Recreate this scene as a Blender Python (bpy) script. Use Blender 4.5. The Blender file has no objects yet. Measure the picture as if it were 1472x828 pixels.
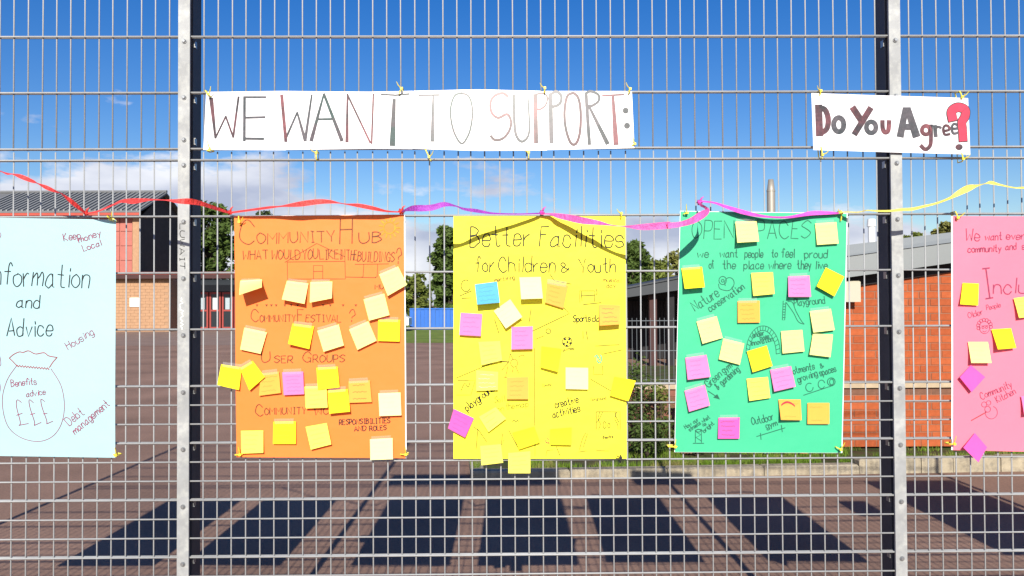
import bpy, math, random
from mathutils import Vector, Matrix, noise
random.seed(7)
scene = bpy.context.scene
col = scene.collection
R = math.radians

# ------------------------------------------------------------------ camera
EYE = Vector((-0.1335, -2.9388, 1.5674))
FPX, CX, CY = 1188.0, 736.0, 414.0

def rot(yaw, pitch, roll):
    c, s = math.cos(yaw), math.sin(yaw); A = Matrix(((c, -s, 0), (s, c, 0), (0, 0, 1)))
    c, s = math.cos(pitch), math.sin(pitch); B = Matrix(((1, 0, 0), (0, c, -s), (0, s, c)))
    c, s = math.cos(roll), math.sin(roll); D = Matrix(((c, 0, -s), (0, 1, 0), (s, 0, c)))
    return A @ B @ D
ROT = rot(-0.0104, 0.0184, -0.0047)
cam_data = bpy.data.cameras.new('camera'); cam = bpy.data.objects.new('camera', cam_data); col.objects.link(cam)
cam_data.sensor_width = 36; cam_data.lens = FPX / 1472 * 36; cam_data.clip_end = 2000; cam_data.clip_start = 0.05
m = Matrix((ROT.col[0], ROT.col[2], -ROT.col[1])).transposed().to_4x4(); m.translation = EYE
cam.matrix_world = m
scene.camera = cam
scene.render.resolution_x, scene.render.resolution_y = 1024, 576

# ------------------------------------------------------------------ light
SUN_EL, SUN_AZ = 26.4, 0.4            # behind the camera, az tilts the shadows slightly to +x
world = bpy.data.worlds.new('World'); scene.world = world; world.use_nodes = True
wn, wl = world.node_tree.nodes, world.node_tree.links
bg = wn['Background']; bg.inputs['Strength'].default_value = 0.09
sky = wn.new('ShaderNodeTexSky'); sky.sky_type = 'NISHITA'; sky.sun_disc = False
sky.sun_elevation = R(SUN_EL); sky.sun_rotation = R(180 - SUN_AZ); sky.air_density = 1.0; sky.dust_density = 0.5; sky.ozone_density = 2.2
tc = wn.new('ShaderNodeTexCoord'); sep = wn.new('ShaderNodeSeparateXYZ'); wl.new(tc.outputs['Generated'], sep.inputs[0])
def wmath(op, a, b=None, c=None):
    n = wn.new('ShaderNodeMath'); n.operation = op
    for i, v in enumerate((a, b, c)):
        if v is None: continue
        if isinstance(v, (int, float)): n.inputs[i].default_value = v
        else: wl.new(v, n.inputs[i])
    return n.outputs[0]
mp = wn.new('ShaderNodeMapping'); mp.inputs['Scale'].default_value = (1, 1, 2.6); mp.inputs['Location'].default_value = (0.35, 0.0, 0.0); wl.new(tc.outputs['Generated'], mp.inputs[0])
nz = wn.new('ShaderNodeTexNoise'); nz.inputs['Scale'].default_value = 5.2; nz.inputs['Detail'].default_value = 9; nz.inputs['Roughness'].default_value = 0.56; wl.new(mp.outputs[0], nz.inputs[0])
nz2 = wn.new('ShaderNodeTexNoise'); nz2.inputs['Scale'].default_value = 7; nz2.inputs['Detail'].default_value = 6; wl.new(mp.outputs[0], nz2.inputs[0])
# low cloud bank: cover falls off with height, thicker to the left
cover = wmath('SUBTRACT', wmath('MULTIPLY', sep.outputs['X'], -0.28), wmath('MULTIPLY', sep.outputs['Z'], 3.0))
cover = wmath('ADD', cover, 0.39)
dens = wmath('ADD', nz.outputs['Fac'], cover)
mr = wn.new('ShaderNodeMapRange'); mr.inputs['From Min'].default_value = 0.50; mr.inputs['From Max'].default_value = 0.575; wl.new(dens, mr.inputs[0])
cr = wn.new('ShaderNodeMapRange'); cr.inputs['From Min'].default_value = 0.35; cr.inputs['From Max'].default_value = 0.68; wl.new(nz2.outputs['Fac'], cr.inputs[0])
cc = wn.new('ShaderNodeMix'); cc.data_type = 'RGBA'; wl.new(cr.outputs[0], cc.inputs['Factor'])
cc.inputs['A'].default_value = (3.9, 4.3, 5.7, 1); cc.inputs['B'].default_value = (8.2, 8.3, 8.8, 1)
hs = wn.new('ShaderNodeHueSaturation'); hs.inputs['Saturation'].default_value = 1.47; hs.inputs['Hue'].default_value = 0.518; hs.inputs['Value'].default_value = 1.0
mx = wn.new('ShaderNodeMix'); mx.data_type = 'RGBA'; wl.new(wmath('MULTIPLY', mr.outputs[0], 0.95), mx.inputs['Factor']); wl.new(sky.outputs[0], hs.inputs['Color']); wl.new(hs.outputs[0], mx.inputs['A']); wl.new(cc.outputs['Result'], mx.inputs['B'])
wl.new(mx.outputs['Result'], bg.inputs['Color'])
sun_data = bpy.data.lights.new('sun', 'SUN'); sun_data.energy = 5.0; sun_data.angle = R(0.45); sun_data.color = (1, 0.94, 0.84)
sun = bpy.data.objects.new('sun', sun_data); col.objects.link(sun)
sd = Vector((math.sin(R(SUN_AZ)) * math.cos(R(SUN_EL)), math.cos(R(SUN_AZ)) * math.cos(R(SUN_EL)), -math.sin(R(SUN_EL))))
sun.rotation_euler = sd.to_track_quat('-Z', 'Y').to_euler()
scene.view_settings.view_transform = 'Standard'; scene.view_settings.look = 'None'; scene.view_settings.exposure = 0.40
scene.cycles.max_bounces = 6; scene.cycles.transparent_max_bounces = 12

# ------------------------------------------------------------------ places: where the ray through a point of the picture meets a plane
def ray(px, py): return ROT @ Vector(((px - CX) / FPX, 1, -(py - CY) / FPX))
def F(px, py, Y=0.0):
    d = ray(px, py); return EYE + d * ((Y - EYE.y) / d.y)
def G(px, py, Z=0.0):
    d = ray(px, py); return EYE + d * ((Z - EYE.z) / d.z)

# ------------------------------------------------------------------ materials
def mat(name, base, rough=0.8, metal=0.0, n=None, bump=None, spec=0.5, coat=0.0, trans=None, mix2=None):
    """n = (scale, amount) varies the colour; mix2 = (colour2, scale, low, high) mottles it; bump = (scale, strength)."""
    m = bpy.data.materials.new(name); m.use_nodes = True; N, L = m.node_tree.nodes, m.node_tree.links
    p = N['Principled BSDF']; p.inputs['Roughness'].default_value = rough; p.inputs['Metallic'].default_value = metal
    p.inputs['Specular IOR Level'].default_value = spec; p.inputs['Coat Weight'].default_value = coat; p.inputs['Coat Roughness'].default_value = 0.2
    t = N.new('ShaderNodeTexCoord'); src = t.outputs['Object']
    p.inputs['Base Color'].default_value = (*base, 1)
    out = None
    if mix2:
        z = N.new('ShaderNodeTexNoise'); z.inputs['Scale'].default_value = mix2[1]; z.inputs['Detail'].default_value = 6; z.inputs['Roughness'].default_value = 0.65; L.new(src, z.inputs[0])
        r = N.new('ShaderNodeMapRange'); r.inputs['From Min'].default_value = mix2[2]; r.inputs['From Max'].default_value = mix2[3]; L.new(z.outputs['Fac'], r.inputs[0])
        x = N.new('ShaderNodeMix'); x.data_type = 'RGBA'; x.inputs['A'].default_value = (*base, 1); x.inputs['B'].default_value = (*mix2[0], 1); L.new(r.outputs[0], x.inputs['Factor']); out = x.outputs['Result']
    if n:
        z = N.new('ShaderNodeTexNoise'); z.inputs['Scale'].default_value = n[0]; z.inputs['Detail'].default_value = 5; L.new(src, z.inputs[0])
        r = N.new('ShaderNodeMapRange'); r.inputs['From Min'].default_value = 0.25; r.inputs['From Max'].default_value = 0.75; r.inputs['To Min'].default_value = 1 - n[1]; r.inputs['To Max'].default_value = 1 + n[1]; L.new(z.outputs['Fac'], r.inputs[0])
        x = N.new('ShaderNodeMix'); x.data_type = 'RGBA'; x.blend_type = 'MULTIPLY'; x.inputs['Factor'].default_value = 1
        if out: L.new(out, x.inputs['A'])
        else: x.inputs['A'].default_value = (*base, 1)
        L.new(r.outputs[0], x.inputs['B']); out = x.outputs['Result']
    if out: L.new(out, p.inputs['Base Color'])
    if bump:
        z = N.new('ShaderNodeTexNoise'); z.inputs['Scale'].default_value = bump[0]; z.inputs['Detail'].default_value = 4; L.new(src, z.inputs[0])
        b = N.new('ShaderNodeBump'); b.inputs['Strength'].default_value = bump[1]; b.inputs['Distance'].default_value = 0.01; L.new(z.outputs['Fac'], b.inputs['Height']); L.new(b.outputs[0], p.inputs['Normal'])
    if trans is not None:
        tr = N.new('ShaderNodeBsdfTransparent'); ms = N.new('ShaderNodeMixShader'); ms.inputs[0].default_value = trans
        L.new(tr.outputs[0], ms.inputs[1]); L.new(p.outputs[0], ms.inputs[2]); L.new(ms.outputs[0], N['Material Output'].inputs[0])
    return m
galv = mat('galvanised_steel', (0.34, 0.35, 0.35), 0.5, 0.0, n=(9, 0.12), bump=(60, 0.1))
galv_post = mat('galvanised_bar', (0.31, 0.32, 0.32), 0.6, 0.15, n=(14, 0.2), mix2=((0.41, 0.42, 0.40), 35, 0.45, 0.7))
steel_dark = mat('post_steel_shaded', (0.05, 0.055, 0.07), 0.6, 0.2, n=(10, 0.2))  # shade on the tube's visible side is put into this dark colour
bolt_m = mat('bolt_steel', (0.35, 0.36, 0.36), 0.35, 0.7)
tarmac = mat('tarmac', (0.31, 0.19, 0.136), 0.92, n=(0.7, 0.28), mix2=((0.235, 0.148, 0.11), 45, 0.4, 0.65), bump=(150, 0.5), spec=0.2)
path_m = mat('pink_paving', (0.27, 0.19, 0.15), 0.9, n=(1.2, 0.15), spec=0.2)
soil = mat('soil', (0.10, 0.075, 0.045), 0.95, n=(3, 0.3), mix2=((0.07, 0.10, 0.03), 6, 0.4, 0.6), spec=0.1)
lawn = mat('lawn', (0.15, 0.22, 0.035), 0.95, n=(0.6, 0.2), mix2=((0.22, 0.24, 0.06), 1.5, 0.45, 0.65), bump=(20, 0.6), spec=0.1)
grass_m = mat('grass_blades', (0.13, 0.22, 0.02), 0.8, n=(5, 0.3), mix2=((0.24, 0.22, 0.07), 4, 0.5, 0.62), spec=0.2)
stone = mat('kerb_stone', (0.36, 0.31, 0.22), 0.9, n=(9, 0.22), mix2=((0.24, 0.21, 0.16), 14, 0.48, 0.66), bump=(50, 0.5), spec=0.2)
mortar = mat('mortar', (0.27, 0.125, 0.075), 0.95, n=(20, 0.1))
brick_ms = [mat('brick_orange', c, 0.9, n=(18, 0.14), bump=(90, 0.4), spec=0.2) for c in ((0.37, 0.088, 0.03), (0.34, 0.080, 0.028), (0.40, 0.098, 0.034))]
brick_dark = mat('brick_brown', (0.17, 0.085, 0.055), 0.9, n=(18, 0.2), bump=(90, 0.4), spec=0.2)
band_m = mat('sandstone_band', (0.42, 0.33, 0.22), 0.9, n=(12, 0.15), spec=0.2)
roof_grey = mat('grey_roof_sheet', (0.25, 0.27, 0.27), 0.6, 0.1, n=(0.8, 0.06))
roof_far = mat('dark_roof_edge', (0.045, 0.05, 0.055), 0.7, n=(2, 0.1))
ribroof = mat('ribbed_roof', (0.15, 0.155, 0.16), 0.7, 0.0, n=(1, 0.1))
black_m = mat('shade_black', (0.012, 0.010, 0.012), 0.8, n=(3, 0.3))  # near-black that carries the shade under roof edge and canopy
dark_red = mat('dark_red_timber', (0.05, 0.014, 0.012), 0.7, n=(3, 0.2))
red_paint = mat('red_fascia_paint', (0.42, 0.06, 0.035), 0.6, n=(2, 0.1))
pink_panel = mat('salmon_panel', (0.42, 0.13, 0.10), 0.7, n=(3, 0.08))
cream_brick = mat('buff_brick', (0.42, 0.25, 0.145), 0.9, n=(6, 0.12), spec=0.2)
cream_mortar = mat('buff_mortar', (0.36, 0.22, 0.13), 0.9)
gable_m = mat('dark_gable_cladding', (0.05, 0.034, 0.03), 0.8, n=(2, 0.2))
door_red = mat('red_door_frame', (0.30, 0.035, 0.025), 0.6, n=(5, 0.1))
glass_m = mat('dark_window_glass', (0.02, 0.025, 0.03), 0.2, 0.0)
white_m = mat('white_paint', (0.78, 0.78, 0.75), 0.6, n=(5, 0.05))
blue_m = mat('blue_hoarding', (0.008, 0.115, 0.48), 0.6, n=(1, 0.08))
leafs = [mat('leaf_green', c, 0.75, n=(0.9, 0.35), spec=0.25) for c in ((0.065, 0.105, 0.02), (0.13, 0.16, 0.03), (0.04, 0.065, 0.018), (0.17, 0.17, 0.045))]
bark = mat('bark', (0.09, 0.065, 0.045), 0.95, n=(12, 0.3))
paper = {k: mat(k + '_card', c, 0.55, n=(2.5, 0.04), spec=0.35, bump=(3.2, 0.9)) for k, c in dict(cyan=(0.35, 0.56, 0.60), orange=(0.93, 0.205, 0.032), yellow=(0.94, 0.86, 0.035), green=(0.045, 0.46, 0.235), pink=(0.90, 0.185, 0.27), white=(0.84, 0.84, 0.85)).items()}
banner_m = mat('glossy_banner_paper', (0.84, 0.84, 0.86), 0.34, n=(4, 0.03), spec=0.6, coat=0.35, bump=(6, 0.15))
note_m = {k: mat(k + '_note_paper', c, 0.75, spec=0.3, n=(30, 0.03)) for k, c in dict(cream=(0.80, 0.75, 0.25), white=(0.82, 0.78, 0.36), yellow=(0.86, 0.72, 0.012), lemon=(0.86, 0.79, 0.11), amber=(0.80, 0.37, 0.06), pink=(0.78, 0.19, 0.42), magenta=(0.76, 0.095, 0.38), blue=(0.09, 0.37, 0.58)).items()}
tape_m = mat('clear_tape', (0.85, 0.85, 0.85), 0.3, trans=0.13)
ink = {k: mat(k + '_ink', c, 0.6, n=(60, 0.3), spec=0.3) for k, c in dict(black=(0.01, 0.01, 0.01), grey=(0.018, 0.017, 0.016), faint=(0.085, 0.07, 0.012), brown=(0.12, 0.045, 0.015), maroon=(0.28, 0.04, 0.05), olive=(0.22, 0.22, 0.01), green=(0.012, 0.12, 0.07), red=(0.55, 0.02, 0.04), teal=(0.02, 0.35, 0.25), sun=(0.93, 0.28, 0.01), rose=(0.24, 0.04, 0.09), pale=(0.35, 0.42, 0.45)).items()}
marks = [mat('marker_streaks', a, 0.3, spec=0.2, mix2=(b, 9, 0.42, 0.58), n=(90, 0.25)) for a, b in (((0.055, 0.05, 0.055), (0.15, 0.065, 0.075)), ((0.06, 0.07, 0.075), (0.11, 0.10, 0.11)), ((0.22, 0.08, 0.09), (0.08, 0.05, 0.055)), ((0.045, 0.08, 0.075), (0.09, 0.075, 0.085)))]
tie_m = mat('yellow_cable_tie', (0.85, 0.72, 0.05), 0.4)
tie_b = mat('black_cable_tie', (0.02, 0.02, 0.02), 0.4)
ribm = {k: mat(k + '_ribbon', c, 0.55, n=(14, 0.22), spec=0.4, bump=(70, 0.8)) for k, c in dict(red=(0.72, 0.05, 0.045), purple=(0.34, 0.05, 0.42), pink=(0.82, 0.10, 0.36), magenta=(0.72, 0.08, 0.48), yellow=(0.86, 0.70, 0.12), cream=(0.85, 0.72, 0.45)).items()}

# ------------------------------------------------------------------ object helpers
def tag(o, label=None, cat=None, group=None, kind=None):
    for k, v in (('label', label), ('category', cat), ('group', group), ('kind', kind)):
        if v: o[k] = v
    return o
def link(name, data, parent=None, loc=None):
    o = bpy.data.objects.new(name, data); col.objects.link(o)
    if parent: o.parent = parent
    if loc is not None: o.location = loc
    return o
def mesh(name, V, Fc, m, smooth=False):
    me = bpy.data.meshes.new(name); me.from_pydata([tuple(v) for v in V], [], Fc); me.materials.append(m); me.update()
    if smooth:
        for p in me.polygons: p.use_smooth = True
    return me
def empty(name, loc, **k): return tag(link(name, None, loc=loc), **k)
class MB:
    """collects shapes in world coordinates; build() links them as one mesh whose origin is `at`."""
    def __init__(s): s.V, s.F = [], []
    def add(s, V, Fc):
        b = len(s.V); s.V += [Vector(v) for v in V]; s.F += [tuple(b + i for i in f) for f in Fc]; return s
    def box(s, x0, x1, y0, y1, z0, z1, c=0.0):
        if c:   # chamfered along every upright and top edge
            V = []
            for z, i in ((z0, 0), (z1 - c, 0), (z1, c)):
                V += [(x0 + i, y0 + i, z), (x1 - i, y0 + i, z), (x1 - i, y1 - i, z), (x0 + i, y1 - i, z)]
            return s.add(V, [(3, 2, 1, 0), (8, 9, 10, 11)] + [(k * 4 + i, k * 4 + (i + 1) % 4, k * 4 + 4 + (i + 1) % 4, k * 4 + 4 + i) for k in (0, 1) for i in range(4)])
        return s.add([(x0, y0, z0), (x1, y0, z0), (x1, y1, z0), (x0, y1, z0), (x0, y0, z1), (x1, y0, z1), (x1, y1, z1), (x0, y1, z1)],
                     [(3, 2, 1, 0), (4, 5, 6, 7), (0, 1, 5, 4), (1, 2, 6, 5), (2, 3, 7, 6), (3, 0, 4, 7)])
    def prism(s, P, y0, y1):    # polygon of (x, z) or Vectors pushed from y0 to y1
        n = len(P); P = [(p[0], p[-1]) for p in P]
        return s.add([(x, y0, z) for x, z in P] + [(x, y1, z) for x, z in P], [tuple(range(n)), tuple(range(2 * n - 1, n - 1, -1))] + [(i, n + i, n + (i + 1) % n, (i + 1) % n) for i in range(n)])
    def tube(s, pts, rad, k=8, cap=True):
        pts = [Vector(p) for p in pts]; rr = rad if isinstance(rad, (list, tuple)) else [rad] * len(pts); V = []; up = None
        for i, p in enumerate(pts):
            t = (pts[min(i + 1, len(pts) - 1)] - pts[max(i - 1, 0)]).normalized()
            if up is None: up = Vector((0, 0, 1)) if abs(t.z) < 0.9 else Vector((0, 1, 0))
            a = t.cross(up).normalized(); b = a.cross(t).normalized(); up = b
            V += [p + (a * math.cos(2 * math.pi * j / k) + b * math.sin(2 * math.pi * j / k)) * rr[i] for j in range(k)]
        Fc = [(i * k + j, i * k + (j + 1) % k, (i + 1) * k + (j + 1) % k, (i + 1) * k + j) for i in range(len(pts) - 1) for j in range(k)]
        if cap: Fc += [tuple(range(k - 1, -1, -1)), tuple(range((len(pts) - 1) * k, len(pts) * k))]
        return s.add(V, Fc)
    def build(s, name, m, parent=None, at=None, smooth=False):
        at = Vector(at) if at is not None else (parent.location.copy() if parent and not parent.parent else Vector((0, 0, 0)))
        me = mesh(name, [v - at for v in s.V], s.F, m, smooth)
        o = link(name, me, parent)
        if parent: o.location = at - parent.location if not parent.parent else (0, 0, 0)
        else: o.location = at
        return o
def struct(o): o['kind'] = 'structure'; return o
def relink(name, src, parent, loc):
    o = src.copy(); o.name = name; col.objects.link(o); o.parent = parent; o.location = loc; return o

# ================================================================== GROUND
g = MB().add([(-400, -60, 0), (400, -60, 0), (400, 700, 0), (-400, 700, 0)], [(0, 1, 2, 3)]).build('ground', tarmac); struct(g)
def flat(name, pts, z, m):
    o = MB().add([(p.x, p.y, z) for p in pts], [tuple(range(len(pts)))]).build(name, m); return struct(o)
# kerb line behind the fence, island of soil and grass behind it
K0, K1 = G(677, 691), G(1472, 677.5)
kd = (K1 - K0).normalized(); kn = Vector((-kd.y, kd.x, 0)); K2 = K0 + kd * 9.0
KT = 0.125
isl = flat('planting_bed', [K0 + kn * KT, K2 + kn * KT, K2 + kn * 12, K0 + kn * 12 - kd * 0.2], 0.075, soil)
kerb = struct(empty('kerb', K0))
def kerb_stone(a, b, w0, w1, h, dz=0.0):
    j = 0.006; a = a + (b - a).normalized() * j
    d = (b - a).normalized(); n = Vector((-d.y, d.x, 0)); c = 0.014
    V = []
    for z, i in ((-0.02, 0), (h - c, 0), (h, c)):
        V += [a + n * (w0 + i) + d * i + Vector((0, 0, z + dz)), b + n * (w0 + i) - d * i + Vector((0, 0, z + dz)), b + n * (w1 - i) - d * i + Vector((0, 0, z + dz)), a + n * (w1 - i) + d * i + Vector((0, 0, z + dz))]
    MB().add(V, [(3, 2, 1, 0), (8, 9, 10, 11)] + [(k * 4 + i, k * 4 + (i + 1) % 4, k * 4 + 4 + (i + 1) % 4, k * 4 + 4 + i) for k in (0, 1) for i in range(4)]).build('kerb_stone', stone, kerb, at=K0)
s = 0.0
while s < 9.0:
    ln = 0.88 if s < 3.0 else random.uniform(0.28, 0.46)
    kerb_stone(K0 + kd * s, K0 + kd * (s + ln), random.uniform(-0.004, 0.004), KT, (0.085 if s < 3.0 else 0.135) + random.uniform(-0.005, 0.005)); s += ln
side = (kn * 1.0 - kd * 0.02).normalized()
for k in range(8):
    kerb_stone(K0 + side * (k * 0.9 + 0.9), K0 + side * k * 0.9, 0.0, KT, 0.085)

# paving and lawn far behind
yb = G(200, 477).y                     # where the school building stands
flat('path', [Vector((-70, G(200, 497).y, 0)), Vector((F(560, 480, G(200, 497).y).x, G(200, 497).y, 0)), Vector((F(575, 480, yb).x, yb + 3, 0)), Vector((-70, yb + 3, 0))], 0.004, path_m)
yl = G(620, 493).y
flat('lawn', [Vector((F(540, 480, yl).x, yl, 0)), Vector((F(760, 480, yl).x, yl, 0)), Vector((60, yb + 60, 0)), Vector((F(540, 480, yb + 60).x, yb + 60, 0))], 0.006, lawn)

# ================================================================== RIGHT-HAND BUILDING: brick wall, stone band, grey roof
WY = 5.40
wall_l, wall_r = F(1196, 500, WY).x, F(1196, 500, WY).x + 11 * 0.225 - 0.01
def top_z(x):          # underside of the roof sheet over the wall: rises to the right
    a, b = F(1234, 411, WY), F(1368, 391, WY); return a.z + (x - a.x) * (b.z - a.z) / (b.x - a.x)
bw = empty('brick_building', ((wall_l + wall_r) / 2, WY, 0.1), label='orange brick building with sloping grey roof edge behind the pink poster', cat='building')
MB().prism([(wall_l, 0.1), (wall_r, 0.1), (wall_r, top_z(wall_r)), (wall_l, top_z(wall_l))], WY + 0.012, WY + 0.24).build('wall', mortar, bw)
zb = F(1300, 557, WY).z
MB().prism([(wall_l, top_z(wall_l) + 0.002), (wall_r, top_z(wall_r) + 0.002), (wall_r, top_z(wall_r) + 0.3), (wall_l, top_z(wall_l) + 0.3)], WY - 0.03, WY + 0.2).build('soffit', black_m, bw)  # black box stands in for the shadow strip below the roof edge
bmesh_cache = {}
row = 0; z = 0.1
brick_me = [mesh('brick', MB().box(0, 0.215, 0, 0.1, 0, 0.065, 0.004).V, MB().box(0, 0.215, 0, 0.1, 0, 0.065, 0.004).F, m) for m in brick_ms + [brick_dark]]
while z < 2.6:
    band = abs(z + 0.03 - (zb - 0.035)) < 0.0375
    x = wall_l - (0.1125 if row % 2 else 0)
    while x < wall_r - 0.05:
        if x >= wall_l - 0.001 and x + 0.215 <= wall_r + 0.003 and z + 0.065 < top_z(x) + 0.06 and not (zb - 0.004 < z + 0.03 < zb + 0.066):
            o = link('brick', brick_me[3] if band else random.choice(brick_me[:3]), bw, Vector((x + random.uniform(-.001, .001), WY + (0.006 if not band else 0.0085) + random.uniform(-.0015, .0015), z + random.uniform(-.001, .001))) - bw.location)
        x += 0.225
    z += 0.075; row += 1
MB().box(wall_l, wall_r, WY - 0.025, WY + 0.1, zb, zb + 0.062, 0.006).build('stone_band', band_m, bw)
# roof edge: folded grey sheet, two planes
def edge(px, py): p = F(px, py, WY - 0.22); return (p.x, p.z)
xl, xr = 1150, 1590
def ln(x, x0, y0, x1, y1): return y0 + (x - x0) * (y1 - y0) / (x1 - x0)
T = [edge(x, ln(x, 1217, 352, 1368, 333.5)) for x in (xl, xr)]; M_ = [edge(x, ln(x, 1217, 369, 1368, 349)) for x in (xl, xr)]; B = [edge(x, ln(x, 1217, 399, 1368, 378)) for x in (xl, xr)]
MB().add([(M_[0][0], WY - 0.24, M_[0][1]), (M_[1][0], WY - 0.24, M_[1][1]), (M_[1][0], WY - 0.22, B[1][1]), (M_[0][0], WY - 0.22, B[0][1]),
          (M_[0][0], WY + 3, M_[0][1]), (M_[1][0], WY + 3, M_[1][1]), (M_[1][0], WY + 3, B[1][1]), (M_[0][0], WY + 3, B[0][1])],
         [(3, 2, 1, 0), (4, 5, 6, 7), (0, 1, 5, 4), (2, 3, 7, 6), (1, 2, 6, 5), (3, 0, 4, 7)]).build('roof_fascia', roof_grey, bw)
MB().add([(T[0][0], WY - 0.12, T[0][1]), (T[1][0], WY - 0.12, T[1][1]), (M_[1][0], WY - 0.255, M_[1][1] + 0.004), (M_[0][0], WY - 0.255, M_[0][1] + 0.004),
          (T[0][0], WY + 3, T[0][1]), (T[1][0], WY + 3, T[1][1]), (M_[1][0], WY + 3, M_[1][1] + 0.004), (M_[0][0], WY + 3, M_[0][1] + 0.004)],
         [(3, 2, 1, 0), (4, 5, 6, 7), (0, 1, 5, 4), (2, 3, 7, 6), (1, 2, 6, 5), (3, 0, 4, 7)]).build('roof', roof_grey, bw)
a, b = F(1218, 404, WY - 0.1), F(1235, 434, WY - 0.1)
lamp = MB().box(a.x - 0.05, b.x, WY - 0.14, WY - 0.003, b.z, a.z, 0.01).build('wall_lamp', mat('cream_plastic', (0.46, 0.43, 0.33), 0.5), at=((a.x + b.x) / 2, WY, b.z))
tag(lamp, 'cream box light on the brick wall just right of the green poster', 'lamp')
a = F(1253, 352, WY + 0.6); vt = empty('vent_pipe', a, label='white vent pipe rising from the grey roof left of the right post', cat='pipe')
MB().tube([a - Vector((0, 0, 0.2)), a + Vector((0, 0, 0.22))], 0.036, 14).build('pipe', white_m, vt, smooth=False)
MB().tube([a + Vector((0, 0, 0.2)), a + Vector((0, 0, 0.28))], [0.047, 0.042], 14).build('cowl', white_m, vt)
MB().tube([a + Vector((0, 0, -0.02)), a + Vector((0, 0, 0.02))], [0.06, 0.045], 14).build('flashing', roof_far, vt)

# ------------------------------------------------ dark shelter building further back, behind the gap between yellow and green posters
SY = 17.0
sb = empty('timber_shelter', (F(1040, 400, SY).x, SY, 0), label='timber shelter with its shade coloured black under a sloping roof behind the yellow and green posters', cat='shelter')
t0, t1 = F(880, 417.5, SY), F(1212, 354, SY); b0, b1 = F(880, 430.5, SY), F(1212, 384, SY)
MB().prism([(t0.x, t0.z), (t1.x, t1.z), (b1.x, b1.z), (b0.x, b0.z)], SY, SY + 9).build('roof', roof_far, sb)
MB().prism([(t0.x, t0.z + 0.02), (t1.x, t1.z + 0.02), (t1.x, t1.z - 0.02), (t0.x, t0.z - 0.02)], SY - 0.04, SY - 0.003).build('gutter', roof_far, sb)
MB().prism([(b0.x + .1, 0), (b1.x, 0), (b1.x, b1.z - .003), (b0.x + .1, b0.z - 0.003)], SY + 3.0, SY + 3.2).build('back_wall', black_m, sb)  # gloom under the canopy is put into the wall and plank colour
for px in (884, 938, 963, 1040, 1120, 1200):
    p = F(px, 450, SY + .4); MB().box(p.x - 0.09, p.x + 0.09, SY + .3, SY + .48, 0, min(b0.z + (p.x - b0.x) / (b1.x - b0.x) * (b1.z - b0.z), 9) - 0.005, 0.0).build('post', dark_red if px in (938, 884, 1040) else black_m, sb)
for k in range(60):
    x = b0.x + 0.2 + k * 0.085
    if x < b1.x - .1: MB().box(x, x + 0.075, SY + 2.955, SY + 2.99, 0.02, b0.z - 0.03).build('plank', black_m if k % 7 else dark_red, sb)
fl = F(1109, 352, SY + 4); fp = empty('flue_pipe', (fl.x, SY + 4, 0), label='tall tapering grey metal flue rising above the green poster', cat='flue')
ft = F(1109, 258, SY + 4)
steel_flue = mat('flue_steel', (0.34, 0.31, 0.26), 0.5, 0.3, n=(2, 0.1))
MB().tube([(fl.x, SY + 4, 0), (fl.x, SY + 4, fl.z), (fl.x, SY + 4, ft.z - 0.35), (fl.x, SY + 4, ft.z)], [0.13, 0.122, 0.118, 0.075], 16).build('stack', steel_flue, fp, smooth=True)
MB().tube([(fl.x, SY + 4, ft.z - 0.36), (fl.x, SY + 4, ft.z - 0.31)], 0.124, 16).build('collar', steel_flue, fp)

# ------------------------------------------------ low wall with coping, railing on it
LY = WY + 0.15
lx0, lx1 = F(868, 500, LY).x, wall_l - 0.02
lw = empty('low_garden_wall', ((lx0 + lx1) / 2, LY, 0.1), label='low brown brick wall with pale coping between the yellow and green posters', cat='wall')
cz = F(930, 553, LY).z
MB().box(lx0, lx1, LY + 0.01, LY + 0.2, 0.1, cz - 0.05).build('core', mortar, lw)
r_, z = 0, cz - 0.05 - 0.07
lb = [mesh('brick', MB().box(0, 0.215, 0, 0.09, 0, 0.065, 0.004).V, MB().box(0, 0.215, 0, 0.09, 0, 0.065, 0.004).F, m) for m in (brick_dark, mat('brick_red_brown', (0.23, 0.09, 0.06), 0.9, n=(18, .2)))]
while z > 0.1:
    x = lx0 - (0.11 if r_ % 2 else 0)
    while x + 0.215 < lx1:
        if x >= lx0: link('brick', random.choice(lb), lw, Vector((x, LY, z)) - lw.location)
        x += 0.225
    z -= 0.075; r_ += 1
x = lx0
while x < lx1 - 0.1:
    MB().box(x, min(x + 0.445, lx1), LY - 0.03, LY + 0.23, cz - 0.045, cz, 0.008).build('coping_stone', band_m, lw); x += 0.45
rl = empty('mesh_railing', ((lx0 + lx1) / 2, LY + 0.1, cz), label='thin grey railing standing on the low brown wall', cat='railing')
rz1 = F(930, 457, LY + 0.1).z
rail_m = mat('railing_steel', (0.16, 0.18, 0.19), 0.6, 0.2)
for zz in (cz + 0.04, (cz + rz1) / 2, rz1 - 0.03): MB().tube([(lx0, LY + 0.1, zz), (lx1, LY + 0.1, zz)], 0.0045, 5).build('rail', rail_m, rl)
bar = mesh('bar', MB().tube([(0, 0, 0), (0, 0, rz1 - cz)], 0.0028, 5).V, MB().tube([(0, 0, 0), (0, 0, rz1 - cz)], 0.0028, 5).F, rail_m)
n = int((lx1 - lx0) / 0.048)
for k in range(n): link('bar', bar, rl, (lx0 + 0.02 + k * 0.048 - rl.location.x, 0, 0))
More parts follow.
